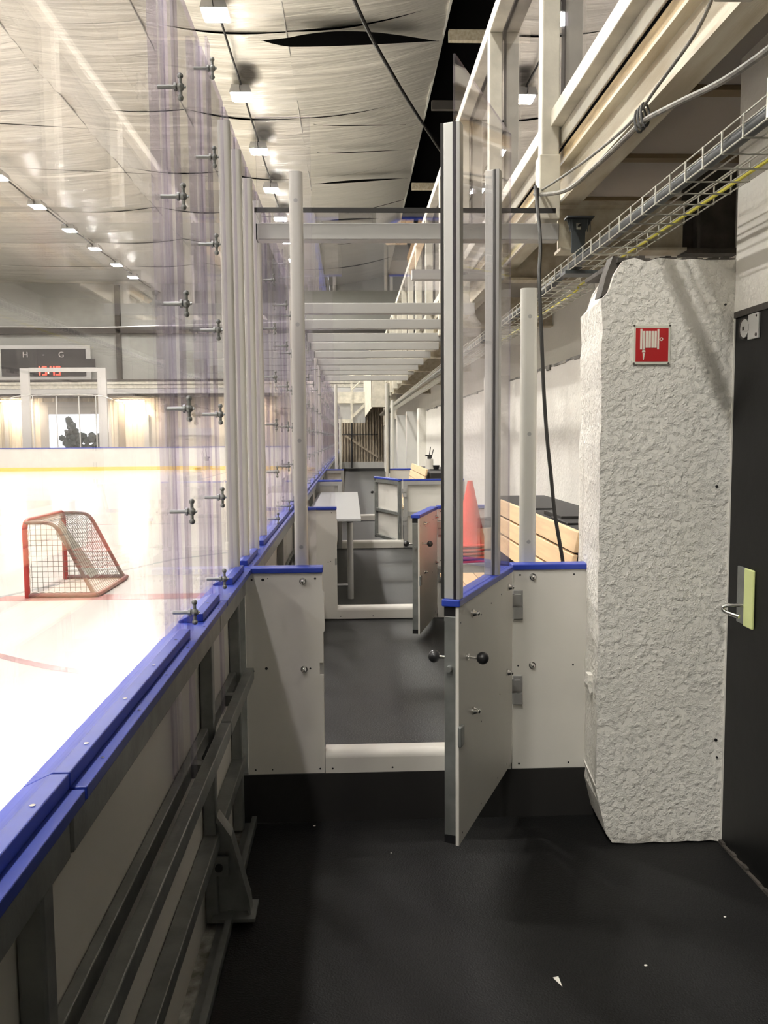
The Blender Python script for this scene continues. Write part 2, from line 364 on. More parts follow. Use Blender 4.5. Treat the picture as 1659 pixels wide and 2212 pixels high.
# tree, lamp post and hedge outside
t = E('garden_tree', 'dark narrow tree outside the bright far doorway', 'tree', (-21.15, 66, -.04))
b = B(); cyl(b, (0, 0, 0), (0, 0, 1.2), .08, 8); fin('trunk', b, m_leaf, t)
b = B()
for k in range(60):
    a = random.random()*6.28; h = random.uniform(.6, 3.2); r = .55*(1-abs(h-1.6)/2.4)
    bmesh.ops.create_icosphere(b, subdivisions=1, radius=random.uniform(.12, .3), matrix=Matrix.Translation((math.cos(a)*r*random.random()*1.3, math.sin(a)*r, h)))
fin('foliage', b, m_leaf, t)
b = B()
for k in range(140):
    x = random.uniform(-22.2, -18.4); h = random.uniform(0, 2.1 - .25*(x+21.6)/3)
    bmesh.ops.create_icosphere(b, subdivisions=1, radius=random.uniform(.15, .35), matrix=Matrix.Translation((x, 70+random.uniform(-.3, .3), h)))
tag(fin('hedge', b, m_leaf), 'dark hedge outside in the right part of the bright far doorway', 'hedge')

# ------------------------------------------------------------------ foil ceiling, hung in bays
ZC = 11.6
bays = [-14, -8, -2.4, 3.6, 9.6, 15.6, 21.7, 27.3, 33.4, 39.0, 45, 51, YW]
lanes = [-33, -22.5, -12.8, -8.4, -4.9, -1.42, 2.54]
k = 0
def lane_z(x):
    # shallow pitches between the longitudinal seams
    pts = [(-33, 11.3), (-22.5, 11.75), (-12.8, 11.55), (-8.4, 11.75), (-4.9, 11.60), (-1.42, 11.38), (2.54, 12.1)]
    for (xa, za), (xb, zb) in zip(pts, pts[1:]):
        if x <= xb: return za + (zb-za)*(x-xa)/(xb-xa)
    return pts[-1][1]
b = B()
for i in range(len(bays)-1):
    y0, y1 = bays[i], bays[i+1]
    for j in range(len(lanes)-1):
        x0, x1 = lanes[j], lanes[j+1]
        NX, NY = 10, 16
        g = []
        for yy in range(NY+1):
            row = []
            for xx in range(NX+1):
                u, v = xx/NX, yy/NY
                x = x0+(x1-x0)*u; y = y0+(y1-y0)*v
                sag = -0.12*math.sin(math.pi*u)*1.0 - 0.10*math.sin(math.pi*v)
                rip = 0.022*math.sin(v*math.pi*8 + 2.2*u + j) * math.sin(math.pi*u)**.5 + 0.02*math.sin(v*31+j*2+i+3*u)
                gap = 0.03 * math.sin(math.pi*u) * (1-v)**6       # slack seam at the near edge of each bay
                row.append(b.verts.new((x, y - 0, lane_z(x)+sag+rip-gap)))
            g.append(row)
        for yy in range(NY):
            for xx in range(NX):
                f = b.faces.new([g[yy][xx], g[yy][xx+1], g[yy+1][xx+1], g[yy+1][xx]]); f.smooth = True
ceil = fin('ceiling', b, m_foil); struct(ceil, 'crinkled white foil ceiling over the rink', 'ceiling')
# edge strip and dark slits of the foil
b = B(); box(b, 2.52, 2.57, -14, YW, 12.03, 12.14); struct(fin('trim_6', b, m_alu), 'thin bright edge of the foil ceiling beside the dark attic', 'trim')
b = B()
for y, xa, xb, h in [(21.35, -2.0, 2.38, .50), (27.0, -1.0, 1.9, .08), (29.6, -1.0, 2.3, .08), (33.0, -1.2, 2.38, .22), (38.6, -.9, 1.6, .22), (26.4, -13, -7, .07), (31, -12, -5, .06)]:
    n = 20; A = []; D = []
    for i in range(n+1):
        u = i/n; x = xa+(xb-xa)*u
        w = h*math.sin(math.pi*u**.8)
        zz = (11.02 + max(0, x+1.42)*.182); yo = y + (1.5 if x > -3 else 1.0)*u**.75
        A.append(b.verts.new((x, yo, zz))); D.append(b.verts.new((x, yo-w*1.6, zz-.01)))
    for i in range(n): b.faces.new([A[i], A[i+1], D[i+1], D[i]])
struct(fin('trim_7', b, m_dark), 'dark slack seams between the foil ceiling sheets', 'trim')
# longitudinal seam cords
for i, x in enumerate((-12.8, -8.4, -4.9, -1.42)):
    b = B(); tube(b, [(x, -10, lane_z(x)-.05), (x, YW-.1, lane_z(x)-.05)], .020, 6)
    struct(fin('trim_%d' % (8+i), b, m_frame), 'thin lengthwise seam of the foil ceiling', 'trim')
# hanging black tension cable
b = B(); tube(b, smooth_path([(-.35, 16, 10.6), (.18, 18.34, 10.5), (.546, 19.85, 10.5), (.905, 21.13, 10.5), (1.611, 23.488, 10.5), (2.45, 26.1, 10.5), (3.4, 29.2, 10.6)]), .045, 8)
tag(fin('hanging_cable', b, m_cable, smooth=True), 'thick black cable slung diagonally under the foil ceiling', 'cable')
# dark soft-edged patches on the foil beside the floodlights
m_patch = bpy.data.materials.new('dark_soft_patch'); m_patch.use_nodes = True
nt = m_patch.node_tree; nt.nodes.clear(); so = nt.nodes.new('ShaderNodeOutputMaterial'); sm = nt.nodes.new('ShaderNodeMixShader')
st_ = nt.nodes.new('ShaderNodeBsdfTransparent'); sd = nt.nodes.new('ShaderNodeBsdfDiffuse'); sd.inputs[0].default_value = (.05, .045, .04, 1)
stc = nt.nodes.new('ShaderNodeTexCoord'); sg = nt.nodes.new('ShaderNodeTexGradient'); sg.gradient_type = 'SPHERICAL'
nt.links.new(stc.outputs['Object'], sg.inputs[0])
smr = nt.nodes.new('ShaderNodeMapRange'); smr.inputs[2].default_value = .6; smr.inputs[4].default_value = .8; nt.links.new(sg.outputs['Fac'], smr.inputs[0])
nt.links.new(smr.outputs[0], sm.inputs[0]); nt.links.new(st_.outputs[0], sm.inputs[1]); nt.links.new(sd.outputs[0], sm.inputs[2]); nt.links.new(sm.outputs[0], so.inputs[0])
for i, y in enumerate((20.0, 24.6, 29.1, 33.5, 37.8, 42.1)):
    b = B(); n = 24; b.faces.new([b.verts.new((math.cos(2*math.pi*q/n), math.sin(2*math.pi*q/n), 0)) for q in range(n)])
    o = fin('trim_%d' % (20+i), b, m_patch); o.location = (-2.60, y-.95, 11.17); o.scale = (.42, .85, 1); struct(o, 'dark soft stain on the foil ceiling beside a floodlight', 'patch')
# attic steel in the dark gap
for i, y in enumerate((17.2, 21.2, 25.5, 33.5, 40)):
    b = B(); box(b, 2.45, 4.4, y, y+.14, 11.0, 11.25); o = fin('attic_beam', b, m_creamdirty if i in (1, 3) else m_darkbeam)
    tag(o, '%s short roof beam from the camera in the dark gap right of the foil ceiling' % ORD[i], 'beam', 'roof beams in the dark gap')

# ------------------------------------------------------------------ hall floodlights
def make_lamp():
    r = E('floodlight', 'x', 'lamp', (0, 0, 0))
    b = B(); prism(b, [(-.30, .02), (.30, .02), (.24, .22), (-.24, .22)], 'y', -.36, .36); fin('housing', b, m_alud, r)
    b = B(); box(b, -.235, .235, -.31, .31, .006, .019); fin('lens', b, m_lens, r)
    b = B()
    for a in range(11):
        t = math.pi*a/10
        if a: cyl(b, prev, (0, -.37 - .10*math.sin(t), .13 - .09*math.cos(t)*0 - .0 + .09*math.cos(t)), .012, 6)
        prev = (0, -.37 - .10*math.sin(t), .13 + .09*math.cos(t))
    fin('carry_loop', b, m_cable, r)
    return r
proto = make_lamp()
first = True
def lamp_row(x, ys, z, rowname, grp):
    global first
    for i, y in enumerate(ys):
        lab = '%s floodlight from the camera in the %s' % (ORD[i].capitalize() if False else ORD[i], rowname)
        if first:
            proto.location = (x, y, z); proto['label'] = lab; proto['group'] = grp; first = False
        else: dup(proto, (x, y, z), 0, lab, grp)
ysN = [-11.6, -7.6, -3.4,  3.4, 7.4, 11.4, 15.8] + [20.0, 24.6, 29.1, 33.5, 37.8, 42.1, 46.4, 50.7]
lamp_row(-2.87, ysN, 10.93, 'near ceiling row above the boards', 'floodlights of the near ceiling row')
ysL = [-8, -3, 3, 8, 13, 18, 23, 28, 32.3, 36.2, 40.2, 44, 48, 51.5]
lamp_row(-12.55, ysL, 11.0, 'left ceiling row above mid-ice', 'floodlights of the left ceiling row')
lamp_row(-23.5, [-3, 3, 11, 19, 27, 35, 43, 51], 11.0, 'farthest ceiling row over the ice', 'floodlights of the farthest ceiling row')
for x, nme in ((-2.87, 'near'), (-12.55, 'left')):
    b = B(); tube(b, [(x+.02, y, 11.16 - (.05 if i % 2 else 0)) for i, y in enumerate([-12 + 2.26*q for q in range(31)])], .030, 6)
    tag(fin('lighting_cable', b, m_cable), 'black supply cable linking the %s row of ceiling floodlights' % nme, 'cable')

# ------------------------------------------------------------------ rink boards along the corridor
CAP = [(-.505, 1.045), (-.505, 1.073), (-.455, 1.100), (-.430, 1.100), (-.430, 1.066), (-.414, 1.066), (-.414, 1.054), (-.43, 1.050), (-.50, 1.032)]
LEDGE = [(-.505, 1.035), (-.505, 1.070), (-.408, 1.072), (-.408, 1.052), (-.416, 1.045), (-.50, 1.032)]
RAISE = [(-.505, 1.070), (-.505, 1.074), (-.458, 1.096), (-.432, 1.096), (-.432, 1.072)]
def board(y0, y1, label, raised, post_at=(), gusset=False, detail=True):
    L = y1-y0
    r = E('rink_board', label, 'rink board', (0, y0, 0), 0, 'rink board sections beside the corridor')
    g = .004
    b = B(); box(b, -.505, -.497, g, L-g, -.03, 1.04); fin('panel', b, m_white, r)
    b = B(); box(b, -.5075, -.505, g, L-g, -.03, .20); fin('kick_strip', b, m_yellow, r)
    b = B(); prism(b, LEDGE, 'y', g*.5, L-g*.5); fin('cap', b, m_blue, r, bevel=.002)
    for (a, c) in raised:
        b = B(); prism(b, RAISE, 'y', a-y0, c-y0); o = fin('cap_strip', b, m_blue, r, bevel=.002)
        if detail:
            b = B(); n = max(1, int((c-a)/.22))
            for i in range(n):
                yy = a-y0 + (c-a)*(i+.5)/n
                cyl(b, (-.445, yy, 1.095), (-.445, yy, 1.0972), .0042, 10)
                fin('screw_head', b, m_chrome, o); b = B()
            b.free()
    if detail:
        b = B()
        for i in range(max(1, int(L/.25))):
            yy = .12+.25*i
            cyl(b, (-.418, yy, 1.071), (-.418, yy, 1.0732), .0035, 10)
            fin('ledge_screw', b, m_chrome, r); b = B()
        b.free()
    b = B(); box(b, -.495, -.432, g, L-g, .965, 1.031); box(b, -.45, -.424, g, L-g, 1.030, 1.04); fin('top_rail', b, m_galv, r, bevel=.004)
    b = B(); box(b, -.495, -.470, g, L-g, .615, .665); fin('mid_rail', b, m_galv, r, bevel=.003)
    b = B(); box(b, -.440, -.405, g, L-g, .615, .665); fin('mid_rail', b, m_galv, r, bevel=.003)
    b = B(); box(b, -.495, -.445, g, L-g, .255, .305); fin('lower_rail', b, m_galv, r, bevel=.003)
    b = B(); box(b, -.425, -.405, g, L-g, .0, .035); box(b, -.455, -.405, g, L-g, .0, .006); fin('base_channel', b, m_galv, r)
    for yp in post_at:
        p = yp-y0
        b = B(); box(b, -.495, -.453, p, p+.045, .0, .965); fin('post', b, m_galv, r, bevel=.005)
        b = B(); box(b, -.470, -.440, p-.30, p-.26, .62, .66)
        fin('spacer_block', b, m_galv, r)
        if gusset:
            b = B(); prism(b, [(-.453, .36), (-.453, .03), (-.345, .03), (-.350, .08), (-.405, .30)], 'y', p+.02, p+.03)
            prism(b, [(-.450, .37), (-.405, .30), (-.350, .08), (-.345, .03), (-.352, .03), (-.412, .29), (-.453, .35)], 'y', p-.005, p+.055)
            box(b, -.47, -.33, p-.03, p+.09, .02, .032)
            fin('gusset_foot', b, m_galv, r)
            b = B(); box(b, -.475, -.415, p-.012, p, .17, .235); o = fin('bracket_plate', b, m_galv, r)
            b = B(); cyl(b, (-.445, p-.020, .20), (-.445, p-.012, .20), .013, 12); fin('bolt', b, m_black, o)
    return r
board(-3.2, -1.71, 'rink board section behind the viewer', [(-3.2, -1.71)], (-1.8,))
board(-1.70, 1.28, 'nearest rink board section with its blue cap filling the lower left corner', [(-1.7, 1.28)], (1.21,))
board(1.285, 2.79, 'second rink board section, between the nearest steel post and the gusseted foot', [(1.285, 2.27), (2.47, 2.79)], (2.73,), True)
board(2.795, 3.47, 'short rink board section just before the white box wall', [(3.10, 3.42)], (3.40,), False)
boxb = []
y = 3.50
lab = ['rink board section beside the first player box', 'rink board section beside the second white wall', 'rink board section beside the grey table']
i = 0
while y < 36.5:
    y1 = min(y+3.03, 36.85)
    lb = lab[i] if i < 3 else '%s rink board section from the camera, seen thin past the grey table' % ORD[i+3]
    boxb.append(board(y, y1, lb, [(y, y1)] if i > 1 else [(y+.05, y+.45), (y+.75, y1)], tuple(yy for yy in (y+.7, y+2.2) if yy < y1), False, detail=(i < 2))); y = y1; i += 1
b = B(); box(b, -.496, -.4395, .0, .05, 0, 1.03); fin('frame_upright', b, m_galv, boxb[0], bevel=.003)
# far boards with rounded corner
path = [(-31, 46.2), (-8.5, 46.2)]
for a in range(1, 13):
    t = math.radians(90 - 90*a/12); path.append((-8.5+8.0*math.cos(t), 38.2+8.0*math.sin(t)))
def ribbon(name, m, z0, z1, thick, parent, off=0):
    b = B()
    for (xa, ya), (xb, yb) in zip(path, path[1:]):
        d = Vector((xb-xa, yb-ya)).normalized(); n = Vector((d.y, -d.x))
        P = [(xa+n.x*off, ya+n.y*off), (xb+n.x*off, yb+n.y*off), (xb+n.x*(off-thick), yb+n.y*(off-thick)), (xa+n.x*(off-thick), ya+n.y*(off-thick))]
        prism(b, P, 'z', z0, z1)
    return fin(name, b, m, parent)
r = E('far_boards', 'white far rink boards with blue top and yellow kick strip, curving at the right', 'rink board', (0, 0, 0))
ribbon('panel', m_white, -.03, 1.15, .10, r); ribbon('kick_strip', m_yellow, -.03, .16, .10, r, .012); ribbon('cap', m_blue, 1.15, 1.20, .14, r, .02)

# ------------------------------------------------------------------ side glass: panes, clear channels, coated posts
ZT = 2.86
def pane(y0, y1, label, z0=1.07, z1=ZT, x=XG):
    b = B(); fs = box(b, x-.006, x+.006, y0, y1, z0, z1)
    for f in b.faces:
        n = f.normal if f.normal.length else f.calc_center_median()
    bm = b; bmesh.ops.recalc_face_normals(bm, faces=bm.faces[:])
    for f in bm.faces: f.material_index = 0 if abs(f.normal.x) > .9 else 1
    o = fin('plexiglass_screen', b, [m_glass, m_gedge]); return tag(o, label, 'glass screen', 'side glass panes on the rink boards')
def clear_post(y, label, nb=7, zb=None, wide=.062):
    r = E('clear_glass_post', label, 'glass support', (XG, y, 0), 0, 'clear clamped posts of the side glass')
    b = B(); z0 = zb if zb is not None else 1.068
    # channel of clear plastic: thick left flange, thin web, thin right flange
    box(b, -.036, -.022, -.028, .028, z0, ZT+.01, 1); box(b, .024, .031, -.028, .028, z0, ZT+.01, 1)
    box(b, -.021, .023, .018, .028, z0, ZT+.01, 0); box(b, -.008, -.004, -.028, .017, z0, ZT+.01, 0)
    fin('channel', b, [m_channel, m_channel_edge], r)
    for k in range(nb):
        z = 1.135 + .2725*k
        b = B(); cyl(b, (-.012, -.032, z), (.045, -.032, z), .0055, 8); cyl(b, (.030, -.032, z), (.036, -.032, z), .011, 8)
        o = fin('clamp', b, m_galv, r, smooth=True)
        b = B(); cyl(b, (.046, -.032, z-.028), (.046, -.032, z+.028), .0045, 8); sphere(b, (.046, -.032, z+.027), .008, 8); sphere(b, (.046, -.032, z-.027), .008, 8); sphere(b, (.046, -.032, z), .011, 8)
        cyl(b, (.046, -.032, z), (.060, -.032, z), .0035, 8)
        fin('wing_nut', b, m_galv, o, smooth=True)
    return r
def coated_post(x, y, z0, z1, w, d, label, m=m_post, group='coated metal posts of the side glass'):
    b = B(); prism(b, rrect(0, 0, w, d, min(w, d)*.28), 'z', z0, z1)
    return tag(fin('glass_post', b, m, smooth=True), label, 'post', group), x, y
def put(t): o, x, y = t; o.location = (x, y, 0); return o
clear_post(2.33, 'nearest clear plastic glass post, with wing-nut clamps, its foot dropping to the board rail', zb=.67)
clear_post(2.88, 'second clear clamped glass post from the camera, right of the nearest one', zb=.67)
pane(-1.6, 2.31, 'large near side-glass pane through which the small net is seen')
pane(2.35, 2.86, 'narrow side-glass pane between the two nearest clear posts')
pane(2.90, 3.36, 'narrow side-glass pane between the second clear post and the first coated post')
cp = [3.39, 3.72, 4.12, 4.50]
nm2 = ['first and widest coated glass post from the camera, right of the clear posts', 'second coated glass post, hugging the first', 'third coated glass post, left of the first beam end', 'fourth coated glass post, thinnest, at the first beam end']
for y, n in zip(cp, nm2): put(coated_post(XG+.004, y, 1.068, ZT-.06, .046, .034, n, m_post))
pane(3.41, 3.70, 'side-glass pane between the first and second coated posts')
pane(4.14, 4.48, 'side-glass pane between the third and fourth coated posts')
pane(3.74, 4.10, 'side-glass pane between the second and third coated posts')
cy = [5.02, 5.95, 6.45]
yy = 7.75
while yy < 36.4: cy.append(yy); yy += 1.22
prev = 4.52
for i, y in enumerate(cy):
    lbl = '%s clear clamped glass post from the camera along the rink boards' % ORD[i+2]
    if i == 0: base = clear_post(y, lbl)
    else: dup(base, (XG, y, 0), 0, lbl, 'clear clamped posts of the side glass')
    pane(prev+.02, y-.02, 'side-glass pane just before the %s clear post along the boards' % ORD[i+2]); prev = y
for i, y in enumerate((7.1, 8.35, 11.9, 13.1)):
    put(coated_post(XG+.004, y, 1.068, ZT-.06, .046, .034, '%s coated post beyond the first crossbeam, on the rink boards' % ORD[i], m_post))

# ------------------------------------------------------------------ box end walls, doors, sills
ZP0, ZP1 = .205, 1.052
def acorn(bm, x, y, z, s=-1, r=.0125):
    cyl(bm, (x, y, z), (x, y+s*.004, z), r*1.15, 14); cyl(bm, (x, y+s*.004, z), (x, y+s*.012, z), r*.9, 12)
    sphere(bm, (x, y+s*.012, z), r*.85, 12)
def wall_panel(x0, x1, y, side, label, holes=(), nuts=(), plain=False, notch=None, sheet_to=None):
    """side -1: white sheet faces the camera; +1: frame faces the camera"""
    r = E('box_wall_panel', label, 'partition', (x0, y, 0), 0, 'white partition walls between the boxes')
    w = x1-x0; s = side
    ya, yb = (0, .010) if s < 0 else (.050, .060)
    b = B()
    if notch:
        xr, zr0, zr1 = notch
        out = [(0, ZP0), (w, ZP0), (w, zr0), (w-xr, zr0), (w-xr, zr1), (w, zr1), (w, .80), (w+.006, .81), (w+.006, .97), (w, .98), (w, ZP1), (0, ZP1)]
        prism(b, [(p, q) for p, q in out], 'y', ya, yb)
    else: box(b, 0, w, ya, yb, ZP0, ZP1)
    fin('sheet', b, m_white, r, bevel=.002)
    b = B(); fy0, fy1 = (.010, .055) if s < 0 else (.0, .050)
    box(b, 0, .05, fy0, fy1, ZP0, ZP1); box(b, w-.05, w, fy0, fy1, ZP0, ZP1); box(b, .05, w-.05, fy0, fy1, ZP1-.05, ZP1)
    box(b, .05, w-.05, fy0, fy1, ZP0, ZP0+.05); box(b, .05, w-.05, fy0, fy1, .61, .66)
    fin('frame', b, m_alud, r, bevel=.003)
    b = B(); box(b, -.004, w+.002, -.012 if s < 0 else -.004, .062, ZP1, ZP1+.023); fin('cap', b, m_blue, r, bevel=.004)
    if holes:
        b = B()
        for hx, hz, hr in holes: cyl(b, (hx, -.0012, hz), (hx, .004, hz), hr, 12)
        fin('screw_hole', b, m_black, r)
    for hx, hz in nuts:
        b = B(); acorn(b, hx, 0, hz); fin('acorn_nut', b, m_chrome, r, smooth=True)
    return r
X0, XL, XH, XR = -.4385, -.120, .655, 1.02
Y1, Y2, Y3, Y4 = 3.4825, 6.545, 10.79, 14.5
wl = XL-X0
wall_panel(X0, XL, Y1, -1, 'white left partition nearest the camera, with blue top and two acorn nuts',
    [(.03, 1.025, .004), (wl-.03, 1.027, .0045), (.075, 1.025, .006), (.095, 1.03, .002), (.03, .645, .004), (.083, .655, .006), (wl-.055, .652, .004), (.03, .225, .004), (wl-.02, .225, .004), (.10, .225, .003)],
    [(.238, 1.017), (.238, .650)], notch=(.016, .625, .675))
wr = XR-(XH+.010)
pn1 = wall_panel(XH+.010, XR, Y1, -1, 'white right partition nearest the camera, between the open door and the rough column',
    [(.03, 1.030, .004), (wr-.10, 1.030, .004), (.024, .648, .004), (wr-.10, .648, .004), (.03, .228, .004), (wr-.115, .228, .004)],
    [(.083, 1.022), (.083, .650)])
def sill(y, label):
    b = B(); h = .095; pts = [(y, ZP0)]
    pts = [(-.002, ZP0-.0), (-.002, ZP0+h-.03)]
    for k in range(7):
        t = math.radians(180-90*k/6); pts.append((.03+.032*math.cos(t), ZP0+h-.03+.03*math.sin(t)))
    pts += [(.075, ZP0+h), (.085, ZP0+h-.01), (.085, ZP0)]
    r = E('door_sill', label, 'door sill', (XL+.002, y, 0), 0, 'white sills under the box doors')
    prism(b, pts, 'x', 0, XH-XL+.004); fin('sill_profile', b, m_white, r, smooth=True)
    b = B()
    for hx in (.03, .28, .62): cyl(b, (hx, -.0035, ZP0+.02), (hx, .001, ZP0+.02), .004, 10)
    fin('screw_hole', b, m_black, r)
sill(Y1, 'white rounded door sill nearest the camera, above the black step')
sill(Y2, 'second white door sill from the camera, before the grey table')
sill(Y3, 'third white door sill from the camera, behind the grey table')
sill(Y4, 'farthest white door sill, beyond the angled frame-side door')
wall_panel(X0, XL+.008, Y2, -1, 'second white left partition, half hidden by the tall grey post', [(wl-.03, 1.03, .004), (wl-.06, .65, .004), (wl-.04, .655, .003)], [], notch=(.016, .625, .675))
pn2 = wall_panel(XH+.01, 1.43, Y2, -1, 'second white right partition, behind the second open door', [(.02, 1.03, .004), (.02, .65, .004)], [])
wall_panel(X0, XL+.006, Y3, 1, 'third left partition showing its grey frame, behind the grey table')
pn3 = wall_panel(XH+.01, 1.43, Y3, 1, 'third right partition showing its grey frame, beside the angled far door')
wall_panel(X0, XL+.006, Y4, 1, 'farthest left partition, small, above the frame-side partition')
wall_panel(XH+.01, 1.43, Y4, -1, 'farthest right partition, behind the slatted far bench')

def door(hx, hy, ang, label, glass_on=False, w=.79, zlow=.245, flip=False):
    """local +x from the hinge to the free edge, white sheet on local +y side"""
    r = E('box_door', label, 'door', (hx, hy, 0), ang)
    b = B(); box(b, .0, w, .0, .012, zlow, ZP1-.002); fin('sheet', b, m_white, r, bevel=.002)
    b = B(); f0 = -.040
    box(b, w-.045, w-.006, f0, 0, zlow+.03, ZP1-.035); box(b, .005, .045, f0, 0, zlow+.01, ZP1-.01)
    box(b, .045, w-.045, f0, 0, ZP1-.055, ZP1-.005); box(b, .045, w-.045, f0, 0, zlow+.01, zlow+.05); box(b, .045, w-.045, f0, 0, .61, .65)
    fin('frame', b, m_galv, r, bevel=.003)
    b = B(); box(b, w-.045, w-.006, f0, 0, ZP1-.035, ZP1-.002); box(b, w-.045, w-.006, f0, 0, zlow+.002, zlow+.03); fin('end_plug', b, m_black, r)
    b = B(); box(b, .005, w+.006, -.046, .016, ZP1-.002, ZP1+.022); fin('cap', b, m_blue, r, bevel=.004)
    # latch: rods with ball knobs on both sides, bolt on the edge
    b = B(); cyl(b, (w-.09, .012, .865), (w-.09, .055, .865), .0055, 10); cyl(b, (w-.09, .012, .865), (w-.09, .020, .865), .012, 12)
    k1 = fin('latch_rod', b, m_chrome, r, smooth=True)
    b = B(); sphere(b, (w-.09, .068, .865), .021, 16); fin('ball_knob', b, m_black, k1, smooth=True)
    b = B(); cyl(b, (w-.06, -.04, .865), (w-.06, -.078, .865), .0055, 10); k2 = fin('latch_rod', b, m_chrome, r, smooth=True)
    b = B(); sphere(b, (w-.06, -.092, .865), .021, 16); fin('ball_knob', b, m_black, k2, smooth=True)
    b = B(); cyl(b, (w-.006, -.020, .845), (w+.018, -.020, .845), .010, 14); fin('latch_bolt', b, m_galv, r, smooth=True)
    b = B(); box(b, w-.03, w+.012, .010, .024, .585, .655); fin('edge_catch', b, m_galv, r, bevel=.006, seg=3)
    for hx2, hz in ((.09, 1.0), (w-.16, 1.0), (.10, .655), (w-.17, .655)):
        b = B(); cyl(b, (hx2, .012, hz), (hx2, .018, hz), .015, 14); cyl(b, (hx2, .018, hz), (hx2, .034, hz), .0125, 12, .006); sphere(b, (hx2, .033, hz), .008, 10)
        fin('acorn_nut', b, m_chrome, r, smooth=True)
    b = B()
    for hx2, hz in ((.03, .645), (.2, .99), (.36, .985), (w-.02, .995), (.22, .60), (.5, .58), (.10, .275), (.25, .275), (.5, .275), (w-.04, .275), (.5, .97)):
        cyl(b, (hx2, .0115, hz), (hx2, .0132, hz), .003, 10)
    fin('screw_hole', b, m_black, r)
    if glass_on:
        zg = 2.775
        b = B(); box(b, .012, w-.002, -.007, .0, ZP1+.022, zg); bmesh.ops.recalc_face_normals(b, faces=b.faces[:])
        for f in b.faces: f.material_index = 0 if abs(f.normal.y) > .9 else 1
        fin('glass_pane', b, [m_glass, m_gedge], r)
        for i, hx2 in enumerate((w-.045, .225)):
            zt = 2.575
            b = B(); box(b, hx2, hx2+.040, -.040, -.008, ZP1+.022, zt); p = fin('glass_post', b, m_alu, r, bevel=.003)
            b = B(); box(b, hx2+.002, hx2+.0385, -.008, .0005, ZP1+.022, zt); fin('gasket', b, m_gasket, p)
            if i == 0:
                b = B(); box(b, hx2+.004, hx2+.0385, -.050, -.0405, ZP1+.022, zt); fin('gasket', b, m_gasket, p)
            b = B(); box(b, hx2+.002, hx2+.040, .0008, .014, ZP1+.022, zt); fin('clamp_strip', b, m_alud, p, bevel=.002)
    if flip:
        for ch in children(r):
            for q in [ch]+children(ch):
                for v in q.data.vertices: v.co.y = -v.co.y
                q.data.flip_normals()
    return r
def hinge(panel, z, label):
    """steel hinge fixed to the edge of a partition; coordinates relative to the partition's foot"""
    b = B(); box(b, .002, .042, -.006, 0, -.062, .062); h = fin('door_hinge', b, m_alud, panel, bevel=.002); h.location = (0, -.001, z); h['label'] = label
    b = B(); cyl(b, (-.006, -.014, .002), (-.006, -.014, .048), .014, 14); box(b, -.006, .030, -.028, -.010, .004, .048); fin('upper_knuckle', b, m_alud, h, smooth=True, bevel=.002)
    b = B(); cyl(b, (.004, -.016, -.052), (.004, -.016, -.004), .014, 14); box(b, .004, .036, -.030, -.010, -.052, -.006); fin('lower_knuckle', b, m_alud, h, smooth=True, bevel=.002)
a1 = math.atan2(2.735-3.455, .335-.648)
door(.648, 3.455, a1, 'white open door nearest the camera, with tall glass and black ball knobs', True, .785)
hinge(pn1, .905, 'upper galvanised hinge'); hinge(pn1, .545, 'lower galvanised hinge')

a2 = math.atan2(5.87-6.52, .47-.648)
door(.648, 6.515, a2, 'second open door, edge-on, seen behind the glass of the nearest door', False, .735)
hinge(pn2, .905, 'upper galvanised hinge'); hinge(pn2, .545, 'lower galvanised hinge')
a3 = math.atan2(11.72-10.83, .34-.64)
door(.645, 10.85, a3, 'third door, swung away and showing its grey frame, before the dark corridor', False, .90, flip=True)
hinge(pn3, .905, 'upper galvanised hinge'); hinge(pn3, .545, 'lower galvanised hinge')

# tall round-edged posts on the partitions
def round_post(x, y, z0, z1, label, holes, w=.055, d=.05):
    r = E('tall_post', label, 'post', (x, y, 0), 0, 'tall round-edged posts on the partitions')
    b = B(); prism(b, rrect(0, 0, w, d, .020, 6), 'z', z0, z1); fin('post_profile', b, m_post, r, smooth=True)
    if holes:
        b = B()
        for z in holes: cyl(b, (0.0, -d/2-.0008, z), (0, -d/2+.004, z), .0085, 14)
        fin('bolt_recess', b, m_alud, r)
    return r
round_post(-.208, Y1+.085, .62, 2.665, 'tall cream-grey post with four bolt recesses behind the nearest left partition', (2.55, 2.06, 1.59, 1.15))
round_post(.742, Y1+.085, .62, 2.205, 'tall grey post behind the nearest right partition, beside the black cable', (2.09, 1.61, 1.16), .068)
round_post(-.235, Y4+.1, .62, 2.50, 'thin pale post standing by the farthest left partition', ())
round_post(.615, Y4-.1, .20, 2.50, 'thin pale post on the right of the dark corridor, with a black strip beside it', ())
round_post(.86, Y4+3, .20, 2.35, 'shorter thin pale post right of the dark corridor', ())
round_post(-.24, 21, .20, 2.05, 'short slim pale post against the brown gate at the corridor end', ())
b = B(); box(b, .648, .662, Y4-.13, Y4-.10, 1.0, 2.5); tag(fin('gasket_strip', b, m_gasket), 'black vertical strip beside the thin pale post right of the dark corridor', 'strip')
# glass on the nearest left partition and on the second ones
def xpane(x0, x1, y, z1, label, z0=1.075):
    b = B(); box(b, x0, x1, y-.005, y+.005, z0, z1); bmesh.ops.recalc_face_normals(b, faces=b.faces[:])
    for f in b.faces: f.material_index = 0 if abs(f.normal.y) > .9 else 1
    return tag(fin('plexiglass_screen', b, [m_glass, m_gedge]), label, 'glass screen', 'glass panes on the partitions')
xpane(-.36, -.145, Y1+.03, 2.86, 'glass pane above the nearest left partition, behind the tall post')
xpane(-.43, -.12, Y2+.03, 2.80, 'glass pane above the second left partition')
xpane(.70, 1.40, Y2+.03, 2.30, 'glass pane above the second right partition, behind the traffic cone')
xpane(-.43, -.12, Y3+.03, 2.60, 'glass pane above the third left partition')

